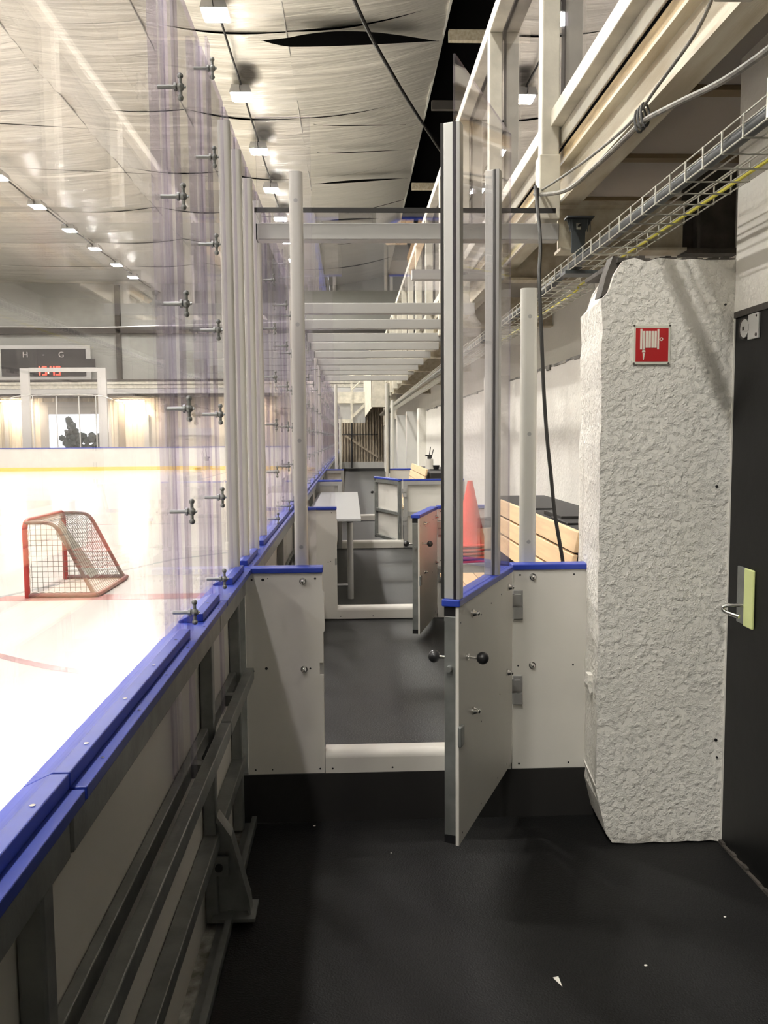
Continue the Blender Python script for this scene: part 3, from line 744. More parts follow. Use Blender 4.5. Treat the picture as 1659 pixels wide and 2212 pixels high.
# ------------------------------------------------------------------ beams across the boxes
BY = [4.25, 7.08, 8.05, 9.1, 9.95, 10.95, 12.0, 12.95, 13.85, 15.25]
for i, y in enumerate(BY):
    zt = 2.635 if i == 0 else 2.69
    b = B(); box(b, -.437, 1.03, y, y+.08, zt-.085 if i else zt-.08, zt)
    r = E('box_beam', '%s grey crossbeam from the camera spanning the boxes%s' % (ORD[i], ', crossing behind the tall post' if i == 0 else ''), 'beam', (0, 0, 0), 0, 'crossbeams over the player boxes')
    fin('beam_profile', b, m_alud, r, bevel=.005)
    b = B(); box(b, -.443, -.437, y+.004, y+.076, zt-.078, zt-.004); fin('end_plug', b, m_black, r)
b = B(); box(b, .42, 1.03, 5.75, 5.83, 2.64, 2.70); tag(fin('short_beam', b, m_alud), 'short grey beam on the right between the first and second crossbeams', 'beam')
b = B(); box(b, -.44, .995, 4.18, 6.4, 2.672, 2.680); r = tag(fin('roof_sheet', b, m_glass), 'clear roof sheet lying on the first crossbeam', 'glass pane')
b = B(); box(b, -.44, .995, 4.172, 4.18, 2.664, 2.686); fin('edge_gasket', b, m_gasket, r)

# ------------------------------------------------------------------ spectator balcony on the right
r = E('balcony_beam', 'stained cream steel edge beam of the spectator balcony at upper right', 'beam', (0, 0, 0))
YB0, YB1 = -3, 24
b = B(); box(b, 1.05, 1.15, YB0, YB1, 2.745, 2.760); box(b, 1.094, 1.104, YB0, YB1, 2.760, 2.925); box(b, 1.05, 1.15, YB0, YB1, 2.925, 2.940)
fin('i_beam', b, m_creamdirty, r)
b = B(); box(b, 1.052, 1.14, YB0, YB1, 2.942, 2.995); fin('deck_board_edge', b, m_plywood, r)
b = B(); box(b, 1.04, 1.052, YB0, YB1, 3.01, 3.09); box(b, .985, 1.052, YB0, YB1, 3.09, 3.165); fin('kick_rail', b, m_cream, r, bevel=.004)
# deck underside with battens
b = B(); box(b, 1.15, 6, YB0, 23.9, 2.965, 3.06); box(b, 1.35, 6, 23.9, 40, 2.965, 3.06); struct(fin('ceiling_deck', b, m_under), 'grey-brown board underside of the spectator balcony', 'ceiling')
for i, y in enumerate((1.9, 3.43, 4.25, 5.0, 6.2, 7.4, 8.6, 9.8)):
    b = B(); box(b, 1.15, 3.0, y, y+.07, 2.945, 2.965)
    tag(fin('deck_batten', b, m_brown), '%s brown timber batten from the camera under the balcony deck' % ORD[i], 'batten', 'battens under the balcony')
for i, y in enumerate((5.9, 8.35, 11.6, 14, 17.5, 21)):
    b = B(); box(b, 1.04, 1.975, y, y+.12, 2.66, 2.675); box(b, 1.04, 1.975, y+.055, y+.065, 2.675, 2.945)
    tag(fin('deck_joist', b, m_creamdirty), '%s cream steel joist from the camera running under the balcony' % ORD[i], 'joist', 'joists under the balcony')
YP = [2.15, 4.25, 5.83, 7.4, 9.0, 10.6, 12.2, 13.8, 15.4, 17.0, 18.6, 20.2, 21.8]
for i, y in enumerate(YP):
    r = E('balcony_post', '%s cream square railing post from the camera on the balcony edge' % ORD[i], 'post', (0, y, 0), 0, 'square railing posts of the balcony')
    b = B(); box(b, .942, 1.028, 0, .09, 2.66 if i != 0 else 2.70, 4.24); fin('post_tube', b, m_cream, r, bevel=.006)
    b = B(); box(b, .932, 1.034, -.004, .10, 2.655 if i else 2.695, 2.96); fin('sleeve', b, m_cream, r, bevel=.006)
b = B(); box(b, .942, 1.028, 1.0, YB1, 4.24, 4.33); tag(fin('balcony_rail', b, m_cream, bevel=.006), 'cream square top rail of the balcony railing', 'rail')
for i, (a, c) in enumerate(zip(YP, YP[1:])):
    b = B(); box(b, 1.040, 1.048, a+.03, c+.03, 3.15, 4.30)
    tag(fin('balcony_glass', b, m_mirrorglass), '%s reflecting glass sheet from the camera behind the balcony posts' % ORD[i], 'glass pane', 'reflecting glass sheets of the balcony')
b = B(); box(b, 1.040, 1.048, -1, YP[0]+.03, 3.15, 4.30); tag(fin('balcony_glass', b, m_mirrorglass), 'reflecting balcony glass sheet at the upper right corner of the view', 'glass pane', 'reflecting glass sheets of the balcony')
# far balcony apron, corrugated
b = B()
n = 60
for i in range(n):
    ya, yb = 24+13*i/n, 24+13*(i+1)/n; d = .03 if i % 2 else 0; e = 0 if i % 2 else .03
    b.faces.new([b.verts.new((.60+d, ya, 2.45)), b.verts.new((.60+e, yb, 2.45)), b.verts.new((.60+e, yb, 4.3)), b.verts.new((.60+d, ya, 4.3))])
box(b, .62, 1.3, 24, 24.05, 2.45, 4.3); box(b, .62, 1.3, 24, 37, 4.26, 4.3)
tag(fin('balcony_apron', b, m_cream), 'cream corrugated apron of the far balcony above the corridor end', 'balcony')

# ------------------------------------------------------------------ right wall, column, black door
b = B()
box(b, 1.44, 1.60, -3, 3.2, 2.045, 2.965)       # above the black door zone
box(b, 1.44, 1.60, 3.2, 38, 0, 2.10)
box(b, 1.98, 2.10, 3.2, 38, 2.05, 2.965); box(b, 1.60, 2.0, 3.7, 38, 2.0, 2.05)
struct(fin('wall_right', b, m_wall), 'white plastered wall behind the benches and above the black door', 'wall')
b = B()
for i in range(300):
    y = 3.72+i*.11; h = random.choice((0, 0, 0, .006, .02)) * random.uniform(.3, 1)
    box(b, 1.436 - h*.4, 1.46, y, y+.11, 2.093-h, 2.104+random.uniform(0, .008))
struct(fin('trim_12', b, m_concrete), 'ragged plaster line along the top of the right wall', 'trim')
b = B()
pts = []
N = 40
def colpoly():
    o = [(1.445, 0.0)]
    for i in range(9): o.append((1.40-.045*i, .0+.010*random.random()))
    o += [(1.010, .008), (.985, .045), (.972, .10), (.955, .17), (.938, .24)]
    z = .24
    while z < 2.06:
        o.append((.941 + .004*random.uniform(-1, 1), z)); z += .07
    o += [(.937, 2.105), (.965, 2.135), (.985, 2.20), (1.015, 2.245)]
    for i in range(9): o.append((1.06+.045*i, 2.248+.008*random.uniform(-1, 1)))
    o.append((1.445, 2.25)); return o
CP = colpoly()
prism(b, CP, 'y', 3.205, 3.70)
# flare the left face towards the back
for v in b.verts:
    if v.co.y > 3.5 and v.co.x < 1.2: v.co.x += (.055 if v.co.z > .2 else .03)
col = fin('column', b, m_stucco, bevel=.012, seg=3)
struct(col, 'rough white stucco column with the red hose sign', 'column')
b = B()
for x, z, rr in ((1.412, .415, .006), (1.418, .345, .004), (1.39, 1.405, .005), (1.405, 2.085, .004), (1.33, 1.36, .002)):
    cyl(b, (x, 3.2, z), (x, 3.21, z), rr, 10)
fin('drill_hole', b, m_black, col)
b = B(); prism(b, [(.93, .66), (.955, .66), (.955, .60), (.935, .585), (.926, .62)], 'y', 3.28, 3.33); fin('plaster_lump', b, m_stucco, col)
# dirty pad + bearing steel above the column
r = E('bearing_beam', 'cream steel joist behind the cable tray with a dark rusty end above the rough column', 'beam', (0, 0, 0))
b = B(); box(b, 1.06, 1.70, 4.40, 4.415, 2.54, 2.74); box(b, 1.06, 1.70, 4.34, 4.47, 2.525, 2.54); box(b, 1.04, 1.70, 4.32, 4.49, 2.74, 2.760)
fin('cream_web', b, m_creamdirty, r)
b = B(); box(b, 1.70, 1.98, 4.42, 4.43, 2.54, 2.94); box(b, 1.70, 1.98, 4.36, 4.47, 2.515, 2.54); box(b, 1.76, 1.775, 4.36, 4.42, 2.54, 2.9); fin('dark_end', b, m_darksteel, r)
b = B()
for i in range(22):
    x = 1.0+.02*i; box(b, x, x+.021, 3.215, 3.66, 2.243, 2.252+.014*random.random())
tag(fin('mortar_bed', b, m_darksteel), 'dark crumbling mortar line on top of the rough column', 'mortar')
b = B(); prism(b, [(.945, 2.12), (.985, 2.13), (1.03, 2.26), (.99, 2.27), (.965, 2.20)], 'y', 3.24, 3.32); tag(fin('steel_bracket', b, m_darksteel), 'dirty steel bracket stub at the upper left shoulder of the rough column', 'bracket')
# wall upper piece right of column
# hose reel sign
r = E('hose_reel_sign', 'red fire hose reel sign with pale border screwed to the rough column', 'sign', (1.057, 3.196, 1.864))
b = B(); box(b, 0, .141, 0, .006, 0, .146); fin('backing_plate', b, m_signframe, r, bevel=.002)
b = B(); box(b, .009, .132, -.0012, 0, .011, .134); fin('red_face', b, m_red, r)
b = B()
def srect(x0, x1, z0, z1): box(b, x0, x1, -.0026, -.0012, z0, z1)
sx = lambda px: (px-340)/1035*.141; sz = lambda py: (1350-py)/1080*.146
srect(sx(527), sx(583), sz(940), sz(385)); srect(sx(1000), sx(1050), sz(938), sz(388))
for k in range(5):
    xa = sx(600+80*k); xb = sx(662+80*k); srect(xa, xb, sz(895 if k else 960), sz(440))
prism(b, [(sx(598), sz(940)), (sx(662), sz(940)), (sx(676), sz(1015)), (sx(580), sz(1015))], 'y', -.0026, -.0012)
prism(b, [(sx(598), sz(1030)), (sx(662), sz(1030)), (sx(634), sz(1225)), (sx(614), sz(1225))], 'y', -.0026, -.0012)
srect(sx(1050), sx(1075), sz(668), sz(655))
for k in range(14):
    t0 = 2*math.pi*k/14; t1 = 2*math.pi*(k+1)/14; cx, cz = sx(1112), sz(660)
    P = [(cx+q*math.cos(t), cz+q*math.sin(t)) for q, t in ((.0066, t0), (.0066, t1), (.0036, t1), (.0036, t0))]
    prism(b, P, 'y', -.0026, -.0012)
fin('hose_symbol', b, mat('sign_symbol', (0.74, 0.70, 0.60), 0.5), r)
for px, pz in ((.003, .143), (.138, .143), (.003, .004), (.134, .004)):
    b = B(); cyl(b, (px, -.003, pz), (px, .002, pz), .0035, 10); fin('screw', b, m_darksteel, r)
# black door in the right wall
b = B(); box(b, 1.445, 1.50, -3, 3.2, 0, 2.045)
d2 = struct(fin('door_2', b, m_doorblk), 'black door and black painted wall zone at the right edge', 'door')
b = B()
n = 60
for i in range(n):
    y = 1.2+2.0*i/n; a = random.uniform(.004, .016)
    box(b, 1.432, 1.446, y, y+2.0/n, 0, a)
struct(fin('baseboard_right', b, m_darksteel), 'chipped dark edge where the black door zone meets the floor', 'baseboard')
b = B()
for i in range(24):
    y = 1.6+1.6*i/24; box(b, 1.437, 1.447, y, y+1.6/24, 2.035-random.uniform(0, .006), 2.055)
struct(fin('trim_13', b, m_darksteel), 'ragged dark top edge of the black door zone', 'trim')
b = B(); box(b, -.004, .005, -.052, .028, -.045, .045); r = fin('latch_guide', b, m_alu, d2, bevel=.002); r.location = (1.440, 3.055, 1.985); r['label'] = 'white metal latch fitting'
b = B(); cyl(b, (-.004, .055, 0), (.005, .055, 0), .033, 20); box(b, -.006, .004, .02, .055, -.012, .012); fin('disc', b, m_alu, r, smooth=True)
b = B(); cyl(b, (-.002, .068, 0), (.008, .068, 0), .038, 20); fin('dark_recess', b, m_darksteel, r)
b = B(); box(b, -.0065, -.003, .050, .066, -.007, .007); fin('square_hole', b, m_darksteel, r)
b = B(); cyl(b, (-.006, -.038, -.032), (-.003, -.038, -.032), .006, 12); fin('screw', b, m_darksteel, r)
b = B(); cyl(b, (-.006, -.038, .034), (-.003, -.038, .034), .004, 12); fin('screw', b, m_darksteel, r)
b = B(); box(b, -.004, .005, -.015, .050, -.045, .165); r = fin('door_handle', b, m_galv, d2, bevel=.002); r.location = (1.440, 3.06, .95); r['label'] = 'steel handle with a pale green plate'
b = B(); box(b, -.006, .004, -.078, -.008, -.050, .165); fin('glow_label', b, m_photolum, r, bevel=.004)
b = B(); tube(b, smooth_path([(.0, .00, .025), (-.055, .015, .022), (-.070, .02, .010), (-.060, .01, -.002), (-.030, -.03, -.012)]), .0075, 10); fin('lever', b, m_chrome, r, smooth=True)
# pilasters and panels further down the wall
r_ = [(7.75, 1.27, 'perforated white pilaster behind the first bench'), (16.3, 1.30, 'white pilaster beside the far bench'), (18.5, 1.22, 'pale sheet pilaster, middle of the far wall run'), (21.5, 1.18, 'pale sheet pilaster, second from the corridor end'), (25.5, 1.12, 'pale sheet pilaster nearest the corridor end')]
for i, (y, x, l) in enumerate(r_):
    b = B(); box(b, x, 1.44, y, y+.4, .2, 2.15)
    o = struct(fin('column_pilaster', b, m_wall if i < 2 else m_alu), l, 'pilaster')
    if i == 0:
        b = B()
        for k in range(9): box(b, 1.33, 1.342, y-.002, y+.001, .75+.15*k, .80+.15*k)
        fin('slot', b, m_darksteel, o)

# ------------------------------------------------------------------ bench, ledge and things on it
def bench(y0, y1, label):
    r = E('slatted_bench', label, 'bench', (0, 0, 0))
    for k in range(3):
        zt = 1.178-.103*k; xo = 1.0 - .022*k
        b = B(); prism(b, [(xo, zt), (xo+.022, zt), (xo+.022-.019, zt-.092), (xo-.019, zt-.092)], 'y', y0, y1); fin('back_slat', b, m_wood, r, bevel=.003)
    for k in range(3):
        xa = .60+.115*k
        b = B(); box(b, xa, xa+.108, y0, y1, .655, .68); fin('seat_slat', b, m_wood, r, bevel=.003)
    for yy in (y0+.25, (y0+y1)/2, y1-.04):
        b = B(); prism(b, [(1.022, 1.16), (1.045, 1.16), (.99, .64), (.95, .64)], 'y', yy-.02, yy+.02); box(b, .62, 1.0, yy-.02, yy+.02, .62, .655); box(b, .66, .70, yy-.02, yy+.02, .198, .62); box(b, .93, .97, yy-.02, yy+.02, .198, .62)
        fin('bench_bracket', b, m_galv, r)
    return r
bench(3.72, 5.75, 'pale pine slatted bench beside the rough column')
bench(11.3, 14.0, 'far pale slatted bench seen past the glass door')
b = B(); box(b, 1.05, 1.438, 3.72, 6.3, 1.11, 1.165); box(b, 1.05, 1.07, 3.72, 6.3, .2, 1.15)
tag(fin('wall_ledge', b, m_gasket, bevel=.006), 'black ledge between the pine bench back and the white wall', 'ledge')
b = B(); box(b, 1.05, 1.436, 11.2, 13.9, 1.02, 1.13); box(b, 1.05, 1.1, 11.2, 13.9, .2, 1.02)
tag(fin('wall_ledge', b, m_gasket, bevel=.006), 'black ledge behind the far slatted bench', 'ledge')
for (x0, x1, ya, yb, z, h, l) in ((1.08, 1.32, 4.35, 4.75, 1.166, .024, 'thick black rubber slab on the ledge, behind the hanging cable'), (1.06, 1.36, 4.15, 4.50, 1.166, .010, 'thin black rubber sheet under the thick slab on the ledge'), (1.10, 1.40, 3.80, 4.02, 1.166, .012, 'black rubber sheet on the ledge nearest the rough column'), (1.04, 1.20, 5.05, 5.35, 1.166, .008, 'small black rubber sheet left on the ledge behind the grey post')):
    b = B(); box(b, x0, x1, ya, yb, z, z+h); o = fin('rubber_slab', b, m_gasket, bevel=.003); o.rotation_euler = (0, 0, 0); tag(o, l, 'rubber slab')
b = B(); box(b, 1.428, 1.438, 5.13, 5.15, 1.17, 1.62); tag(fin('wall_strip', b, m_darksteel), 'thin dark upright strip on the white wall behind the bench', 'strip')
# bottle and gadget on far ledge
r = E('spray_bottle', 'white bottle with black pump top on the far black ledge', 'bottle', (1.16, 12.6, 1.131))
b = B(); cyl(b, (0, 0, 0), (0, 0, .15), .06, 16); fin('body', b, m_white, r, smooth=True)
b = B(); cyl(b, (0, 0, .15), (0, 0, .19), .03, 12); box(b, -.06, .04, -.015, .015, .19, .21); cyl(b, (0, 0, .21), (.02, 0, .33), .006, 8); cyl(b, (.03, 0, .16), (.06, 0, .29), .006, 8); fin('pump', b, m_black, r)
r = E('black_cup', 'small black cup in front of the white bottle on the far ledge', 'cup', (1.22, 12.2, 1.131))
b = B(); cyl(b, (0, 0, 0), (0, 0, .015), .09, 16); cyl(b, (0, 0, .015), (0, 0, .07), .035, 14, .05); fin('body', b, m_black, r, smooth=True)
# stacked traffic cones on the bench end
def cone(x, y, z, label):
    r = E('traffic_cone', label, 'traffic cone', (x, y, z), .3, 'stacked traffic cones')
    b = B(); prism(b, rrect(0, 0, .30, .30, .05, 4), 'z', 0, .014); fin('base', b, m_cone, r, bevel=.004)
    b = B(); cyl(b, (0, 0, .014), (0, 0, .47), .115, 28, .018); fin('cone_body', b, m_cone, r, smooth=True)
for k, l in enumerate(('lowest', 'second', 'third', 'fourth', 'topmost')):
    cone(.87, 6.22, .20 + .50 + .028*k, '%s of the stacked orange-red traffic cones behind the glass door' % l)
b = B(); box(b, .70, 1.03, 6.04, 6.42, .20, .70)
tag(fin('storage_box', b, m_white, bevel=.006), 'pale box carrying the traffic cones behind the bench end', 'box')

# ------------------------------------------------------------------ timekeeper table
r = E('timekeeper_table', 'grey laminate table with round steel legs in the middle box', 'table', (0, 0, 0))
b = B(); box(b, -.40, .085, 7.22, 10.78, .895, .92); fin('table_top', b, m_table, r, bevel=.004)
for x, y in ((-.01, 7.42), (-.33, 7.42), (-.01, 10.55), (-.33, 10.55)):
    b = B(); cyl(b, (x, y, .198), (x, y, .87), .026, 16); l_ = fin('leg', b, m_alud, r, smooth=True)
    b = B(); cyl(b, (x, y, .868), (x, y, .895), .032, 16); fin('leg_collar', b, m_black, l_)
b = B(); box(b, -.02, .0, 7.45, 10.5, .855, .89); box(b, -.34, -.32, 7.45, 10.5, .855, .89); fin('apron_rail', b, m_black, r)
b = B(); cyl(b, (-.33, 7.42, .32), (-.01, 7.42, .32), .012, 10); fin('foot_bar', b, m_alud, r)

# ------------------------------------------------------------------ cable tray, cables
r = E('cable_tray', 'zinc wire basket cable tray running under the balcony', 'cable tray', (0, 0, 0))
def tray(ya, yb, xl, xr, zb, zt):
    b = B()
    for x, z in ((xl, zt), (xl, (zt+zb)/2+.005), (xl, zb), (xl+(xr-xl)*.25, zb), (xl+(xr-xl)*.5, zb), (xl+(xr-xl)*.75, zb), (xr, zb), (xr, (zt+zb)/2), (xr, zt)):
        cyl(b, (x, ya, z), (x, yb, z), .0028, 6)
    fin('long_wire', b, m_wire, r)
    y = ya+.02; b = B()
    while y < yb:
        cyl(b, (xl-.003, y, zt), (xl-.003, y, zb-.004), .0028, 5); cyl(b, (xl, y, zb-.004), (xr, y, zb-.004), .0028, 5); cyl(b, (xr+.003, y, zb-.004), (xr+.003, y, zt), .0028, 5)
        y += .134
    return b
b = tray(1.0, 4.85, 1.075, 1.275, 2.405, 2.465)
fin('cross_wire', b, m_wire, r)['kind'] = 'stuff'
b = tray(4.45, 7.6, 1.05, 1.265, 2.36, 2.415); fin('cross_wire', b, m_wire, r)['kind'] = 'stuff'
b = tray(7.5, 30, 1.03, 1.25, 2.36, 2.415); fin('cross_wire', b, m_wire, r)['kind'] = 'stuff'
b = B(); prism(b, [(2.02, 2.40), (2.22, 2.40), (2.22, 2.50), (2.02, 2.50)], 'x', 1.066, 1.070); o = fin('splice_plate', b, m_wire, r, bevel=.001)
b = B(); box(b, 1.0645, 1.066, 2.06, 2.075, 2.43, 2.47); box(b, 1.0645, 1.066, 2.17, 2.185, 2.43, 2.47); box(b, 1.0645, 1.066, 2.10, 2.15, 2.44, 2.46); fin('slot', b, m_darksteel, o)
b = B(); tube(b, smooth_path([(1.100, 1.0, 2.430), (1.100, 3.0, 2.430), (1.098, 4.4, 2.428), (1.085, 5.0, 2.40), (1.08, 8, 2.385), (1.06, 30, 2.385)], 4), .022, 10)
tag(fin('conduit_pipe', b, m_conduit, smooth=True), 'dark grey conduit lying along the left side of the cable tray', 'pipe')
b = B(); tube(b, smooth_path([(1.262, 1.0, 2.417), (1.255, 2.0, 2.417), (1.262, 3.2, 2.419), (1.250, 4.6, 2.415), (1.235, 4.9, 2.38), (1.23, 7.4, 2.372)], 5), .006, 8)
tag(fin('yellow_cable', b, m_yelcable, smooth=True), 'yellow earth cable along the right side of the cable tray', 'cable')
r = E('tray_bracket', 'grey pressed steel bracket hanging the cable tray from the beam end', 'bracket', (0, 0, 0))
b = B(); prism(b, [(1.074, 2.663), (1.201, 2.663), (1.168, 2.60), (1.166, 2.50), (1.100, 2.50), (1.098, 2.60)], 'y', 4.28, 4.292); box(b, 1.07, 1.205, 4.25, 4.32, 2.663, 2.672)
for x in (1.085, 1.10, 1.175, 1.188): box(b, x, x+.004, 4.272, 4.28, 2.60, 2.66)
box(b, 1.11, 1.15, 4.27, 4.30, 2.41, 2.50); fin('hanger_plate', b, m_conduit, r, bevel=.002)
b = B(); box(b, 1.122, 1.142, 4.270, 4.28, 2.61, 2.64); fin('slotted_washer', b, m_wire, r)
b = B(); cyl(b, (1.132, 4.24, 2.625), (1.132, 4.28, 2.625), .006, 8); fin('bolt', b, m_black, r)
b = B(); box(b, 1.05, 1.29, 4.20, 4.30, 2.385, 2.400); fin('support_arm', b, m_conduit, r)
# hanging black cable
b = B(); tube(b, smooth_path([(.868, 4.05, 2.75), (.862, 3.98, 2.66), (.850, 3.85, 2.45), (.822, 3.74, 2.277), (.830, 3.72, 2.02), (.842, 3.72, 1.785), (.858, 3.72, 1.585), (.876, 3.72, 1.43), (.895, 3.72, 1.26), (.931, 3.72, 1.055), (.945, 3.74, .95), (.93, 3.85, .80), (.90, 3.95, .70)], 6), .0085, 8)
tag(fin('hanging_power_cable', b, m_cable, smooth=True), 'black cable hanging straight down beside the tall grey post to the pine bench', 'cable')
b = B(); tube(b, smooth_path([(.930, 4.35, 2.80), (.96, 4.1, 2.78), (.99, 3.6, 2.735), (1.0, 3.1, 2.70), (1.01, 2.85, 2.73), (1.03, 2.6, 2.78), (1.045, 2.5, 2.85)], 6), .0055, 8)
tag(fin('thin_cable', b, m_greycable, smooth=True), 'thin pale cable tied along the balcony edge beam', 'cable')
b = B(); tube(b, smooth_path([(.93, 4.35, 2.80), (.95, 4.15, 2.745), (.99, 3.9, 2.70), (1.0, 3.5, 2.68), (1.0, 3.15, 2.665), (1.0, 2.95, 2.655), (1.0, 2.65, 2.60), (1.02, 2.3, 2.545), (1.05, 2.0, 2.56), (1.08, 1.6, 2.70)], 6), .0095, 8)
tag(fin('thick_cable', b, m_greycable, smooth=True), 'thicker grey cable sagging from the post to the upper right', 'cable')
b = B()
for k, dy in enumerate((0, .03, .06)):
    pts = [(1.002+.012*math.cos(t)*1.2, 2.95+dy+.01*math.sin(t), 2.675+.042*math.sin(t)) for t in [math.pi*2*q/14 for q in range(15)]]
    tube(b, pts, .004, 6)
tag(fin('cable_loops', b, m_cable), 'black cable ties looped round the two cables under the balcony beam', 'cable tie')
r = E('cable_hook', 'small steel hook and plug holding the cables on the balcony post', 'hook', (.93, 4.30, 2.79))
b = B(); cyl(b, (0, -.05, 0), (.02, .03, 0), .009, 8); fin('pin', b, m_wire, r)
b = B(); cyl(b, (-.01, -.05, -.09), (-.01, -.05, .01), .010, 8); fin('plug', b, m_black, r)

# ------------------------------------------------------------------ small goal
r = E('ice_hockey_goal', 'small red hockey goal with white netting on the ice', 'goal', (-3.36, 9.52, -.03))
# local frame: mouth in plane x=0 between y=-.6 and .6, depth to +x
Wd, H, D = .60, .80, .72
g = [(0, -Wd, 0), (0, -Wd, H-.08), (0, -Wd+.03, H-.02), (0, -Wd+.09, H), (0, Wd-.09, H), (0, Wd-.03, H-.02), (0, Wd, H-.08), (0, Wd, 0)]
b = B(); tube(b, g, .028, 12); fin('mouth_frame', b, m_goalred, r, smooth=True)
for s in (-1, 1):
    y = s*Wd
    b = B(); tube(b, smooth_path([(0, y*.97, H-.02), (.12, y*.97, H-.015), (.26, y*.97, H-.03), (.33, y*.97, H-.09), (.40, y*.97, H-.22), (D-.06, y*.97, .06), (D, y*.97, .03)], 4), .020, 10); fin('side_bar', b, m_goaldull, r, smooth=True)
b = B(); tube(b, smooth_path([(0, -Wd, .025), (D-.12, -Wd, .025), (D-.03, -Wd+.03, .025), (D, -Wd+.12, .025), (D, Wd-.12, .025), (D-.03, Wd-.03, .025), (D-.12, Wd, .025), (0, Wd, .025)], 5), .024, 10); fin('base_bar', b, m_goalbase, r, smooth=True)
def prof(z):      # depth of the slanting back bar at height z
    P = [(0, D), (.06, D-.06), (H-.22, .40), (H-.09, .33), (H-.03, .26), (H, .05)]
    for (a, xa), (c, xc) in zip(P, P[1:]):
        if z <= c: return xa+(xc-xa)*(z-a)/(c-a)
    return 0
b = B(); cr = .0028; st = .055
for s in (-1, 1):
    y = s*Wd*.98
    z = .05
    while z < H-.02:
        cyl(b, (.02, y, z), (prof(z), y, z), cr, 4); z += st
    x = .05
    while x < D:
        zt = H-.02
        while zt > 0 and prof(zt) < x: zt -= .01
        if zt > .05: cyl(b, (x, y, .03), (x, y, zt), cr, 4)
        x += st
z = .03
while z < H-.03:
    cyl(b, (prof(z), -Wd*.97, z), (prof(z), Wd*.97, z), cr, 4); z += st*1.15
y = -Wd*.95
zs = [.03, .06, H-.22, H-.09, H-.03]
while y < Wd*.97:
    for a, c in zip(zs, zs[1:]): cyl(b, (prof(a), y, a), (prof(c), y, c), cr, 4)
    cyl(b, (.26, y, H-.03), (0.02, y, H), cr, 4); y += st*1.15
for x in (.08, .15, .22): cyl(b, (x, -Wd*.97, H-.01), (x, Wd*.97, H-.01), cr, 4)
fin('netting', b, m_net, r)
b = B()
n = 14; prev = None
for i in range(n+1):
    z = .04+(H-.12)*i/n; p = (.030 + (.012 if i % 2 else 0), -Wd, z)
    if prev: cyl(b, prev, p, .0055, 5)
    prev = p
prev = None
for i in range(n+1):
    p = (.04+(D-.18)*i/n, -Wd, .055+(.012 if i % 2 else 0))
    if prev: cyl(b, prev, p, .0055, 5)
    prev = p
fin('lacing', b, m_netw, r)
b = B()
ro = []
for i in range(9):
    u = i/8; z0 = H-.04-.62*u; ro.append((b.verts.new((.12+.40*u, .12, z0)), b.verts.new((.10+.36*u, .02, z0-.16+.12*u)), b.verts.new((.12+.40*u, .13, z0-.001)), b.verts.new((.10+.36*u, .03, z0-.161+.12*u))))
for i in range(8):
    b.faces.new([ro[i][0], ro[i+1][0], ro[i+1][1], ro[i][1]]); b.faces.new([ro[i][2], ro[i][3], ro[i+1][3], ro[i+1][2]])
fin('inner_skirt', b, m_canvas, r)

# ------------------------------------------------------------------ far end: gate frame, balcony, scoreboard, lamps
r = E('gate_frame', 'tall grey gate frame behind the far boards, under the scoreboard', 'frame', (-18, 47.2, 0))
k_ = 47.2/46.3
b = B(); box(b, .32, .78, 0, .2, 0, 5.45); fin('upright', b, m_frame, r)
b = B(); box(b, 4.42, 4.88, 0, .2, 0, 5.45); fin('upright', b, m_frame, r)
b = B(); box(b, .78, 4.42, .05, .15, 5.25, 5.48); fin('crossbar', b, m_frame, r)
for x in (2.2, 3.4, 4.3, .95):
    b = B(); cyl(b, (x, 0, 1.2), (x, 0, 3.95), .035, 8); fin('rod', b, m_alu, r)
b = B(); tube(b, smooth_path([(-.4, 0, 3.8), (.3, 0, 3.98), (2, 0, 4.02), (4.4, 0, 3.98), (5.2, 0, 3.75)]), .03, 6); fin('top_rope', b, m_frame, r)
r = E('far_balcony', 'white banded balcony front across the far wall', 'balcony', (0, 54.5, 0))
for k, (z0, z1) in enumerate(((4.78, 5.00), (5.03, 5.18), (4.45, 4.74))):
    b = B(); box(b, -33, 1, 0-.05*k, .15, z0, z1); fin('front_band', b, m_cream if k < 2 else m_frame, r)
b = B(); box(b, -33, 1, .15, 2, 4.30, 4.45); fin('deck', b, m_darksteel, r)
b = B(); box(b, -33, 1, .1, .2, 5.25, 5.35); fin('handrail', b, m_darksteel, r)
for i, x in enumerate((-30, -21.4, -14.0, -6.6)):
    t = E('wall_lamp', '%s warm glowing lamp under the far balcony, from the left' % ORD[i], 'lamp', (x, 55.6, 4.05), 0, 'warm lamps under the far balcony')
    b = B(); prism(b, rrect(0, 0, 1.9, .5, .2, 4), 'z', .06, .12); fin('shade', b, m_frame, t)
    b = B(); prism(b, rrect(0, 0, 1.7, .4, .15, 4), 'z', 0, .06); fin('lens', b, m_warmlens, t)
for i, (x, w) in enumerate(((-22.2, .25), (-14.9, .35), (-13.3, .3), (-12.0, .12))):
    b = B(); box(b, x, x+w, YW-.25, YW-.06, 0, 3.9 if i != 2 else 3.2)
    tag(fin('wall_pipe', b, m_corrbrown if i == 1 else m_frame), '%s upright pipe or pilaster from the left on the far cream wall' % ORD[i], 'pipe', 'uprights on the far wall')
b = B(); box(b, -11.2, -8.9, YW-.12, YW-.06, 1.85, 2.3); tag(fin('wall_board', b, m_frame), 'long grey notice board low on the far cream wall', 'board')
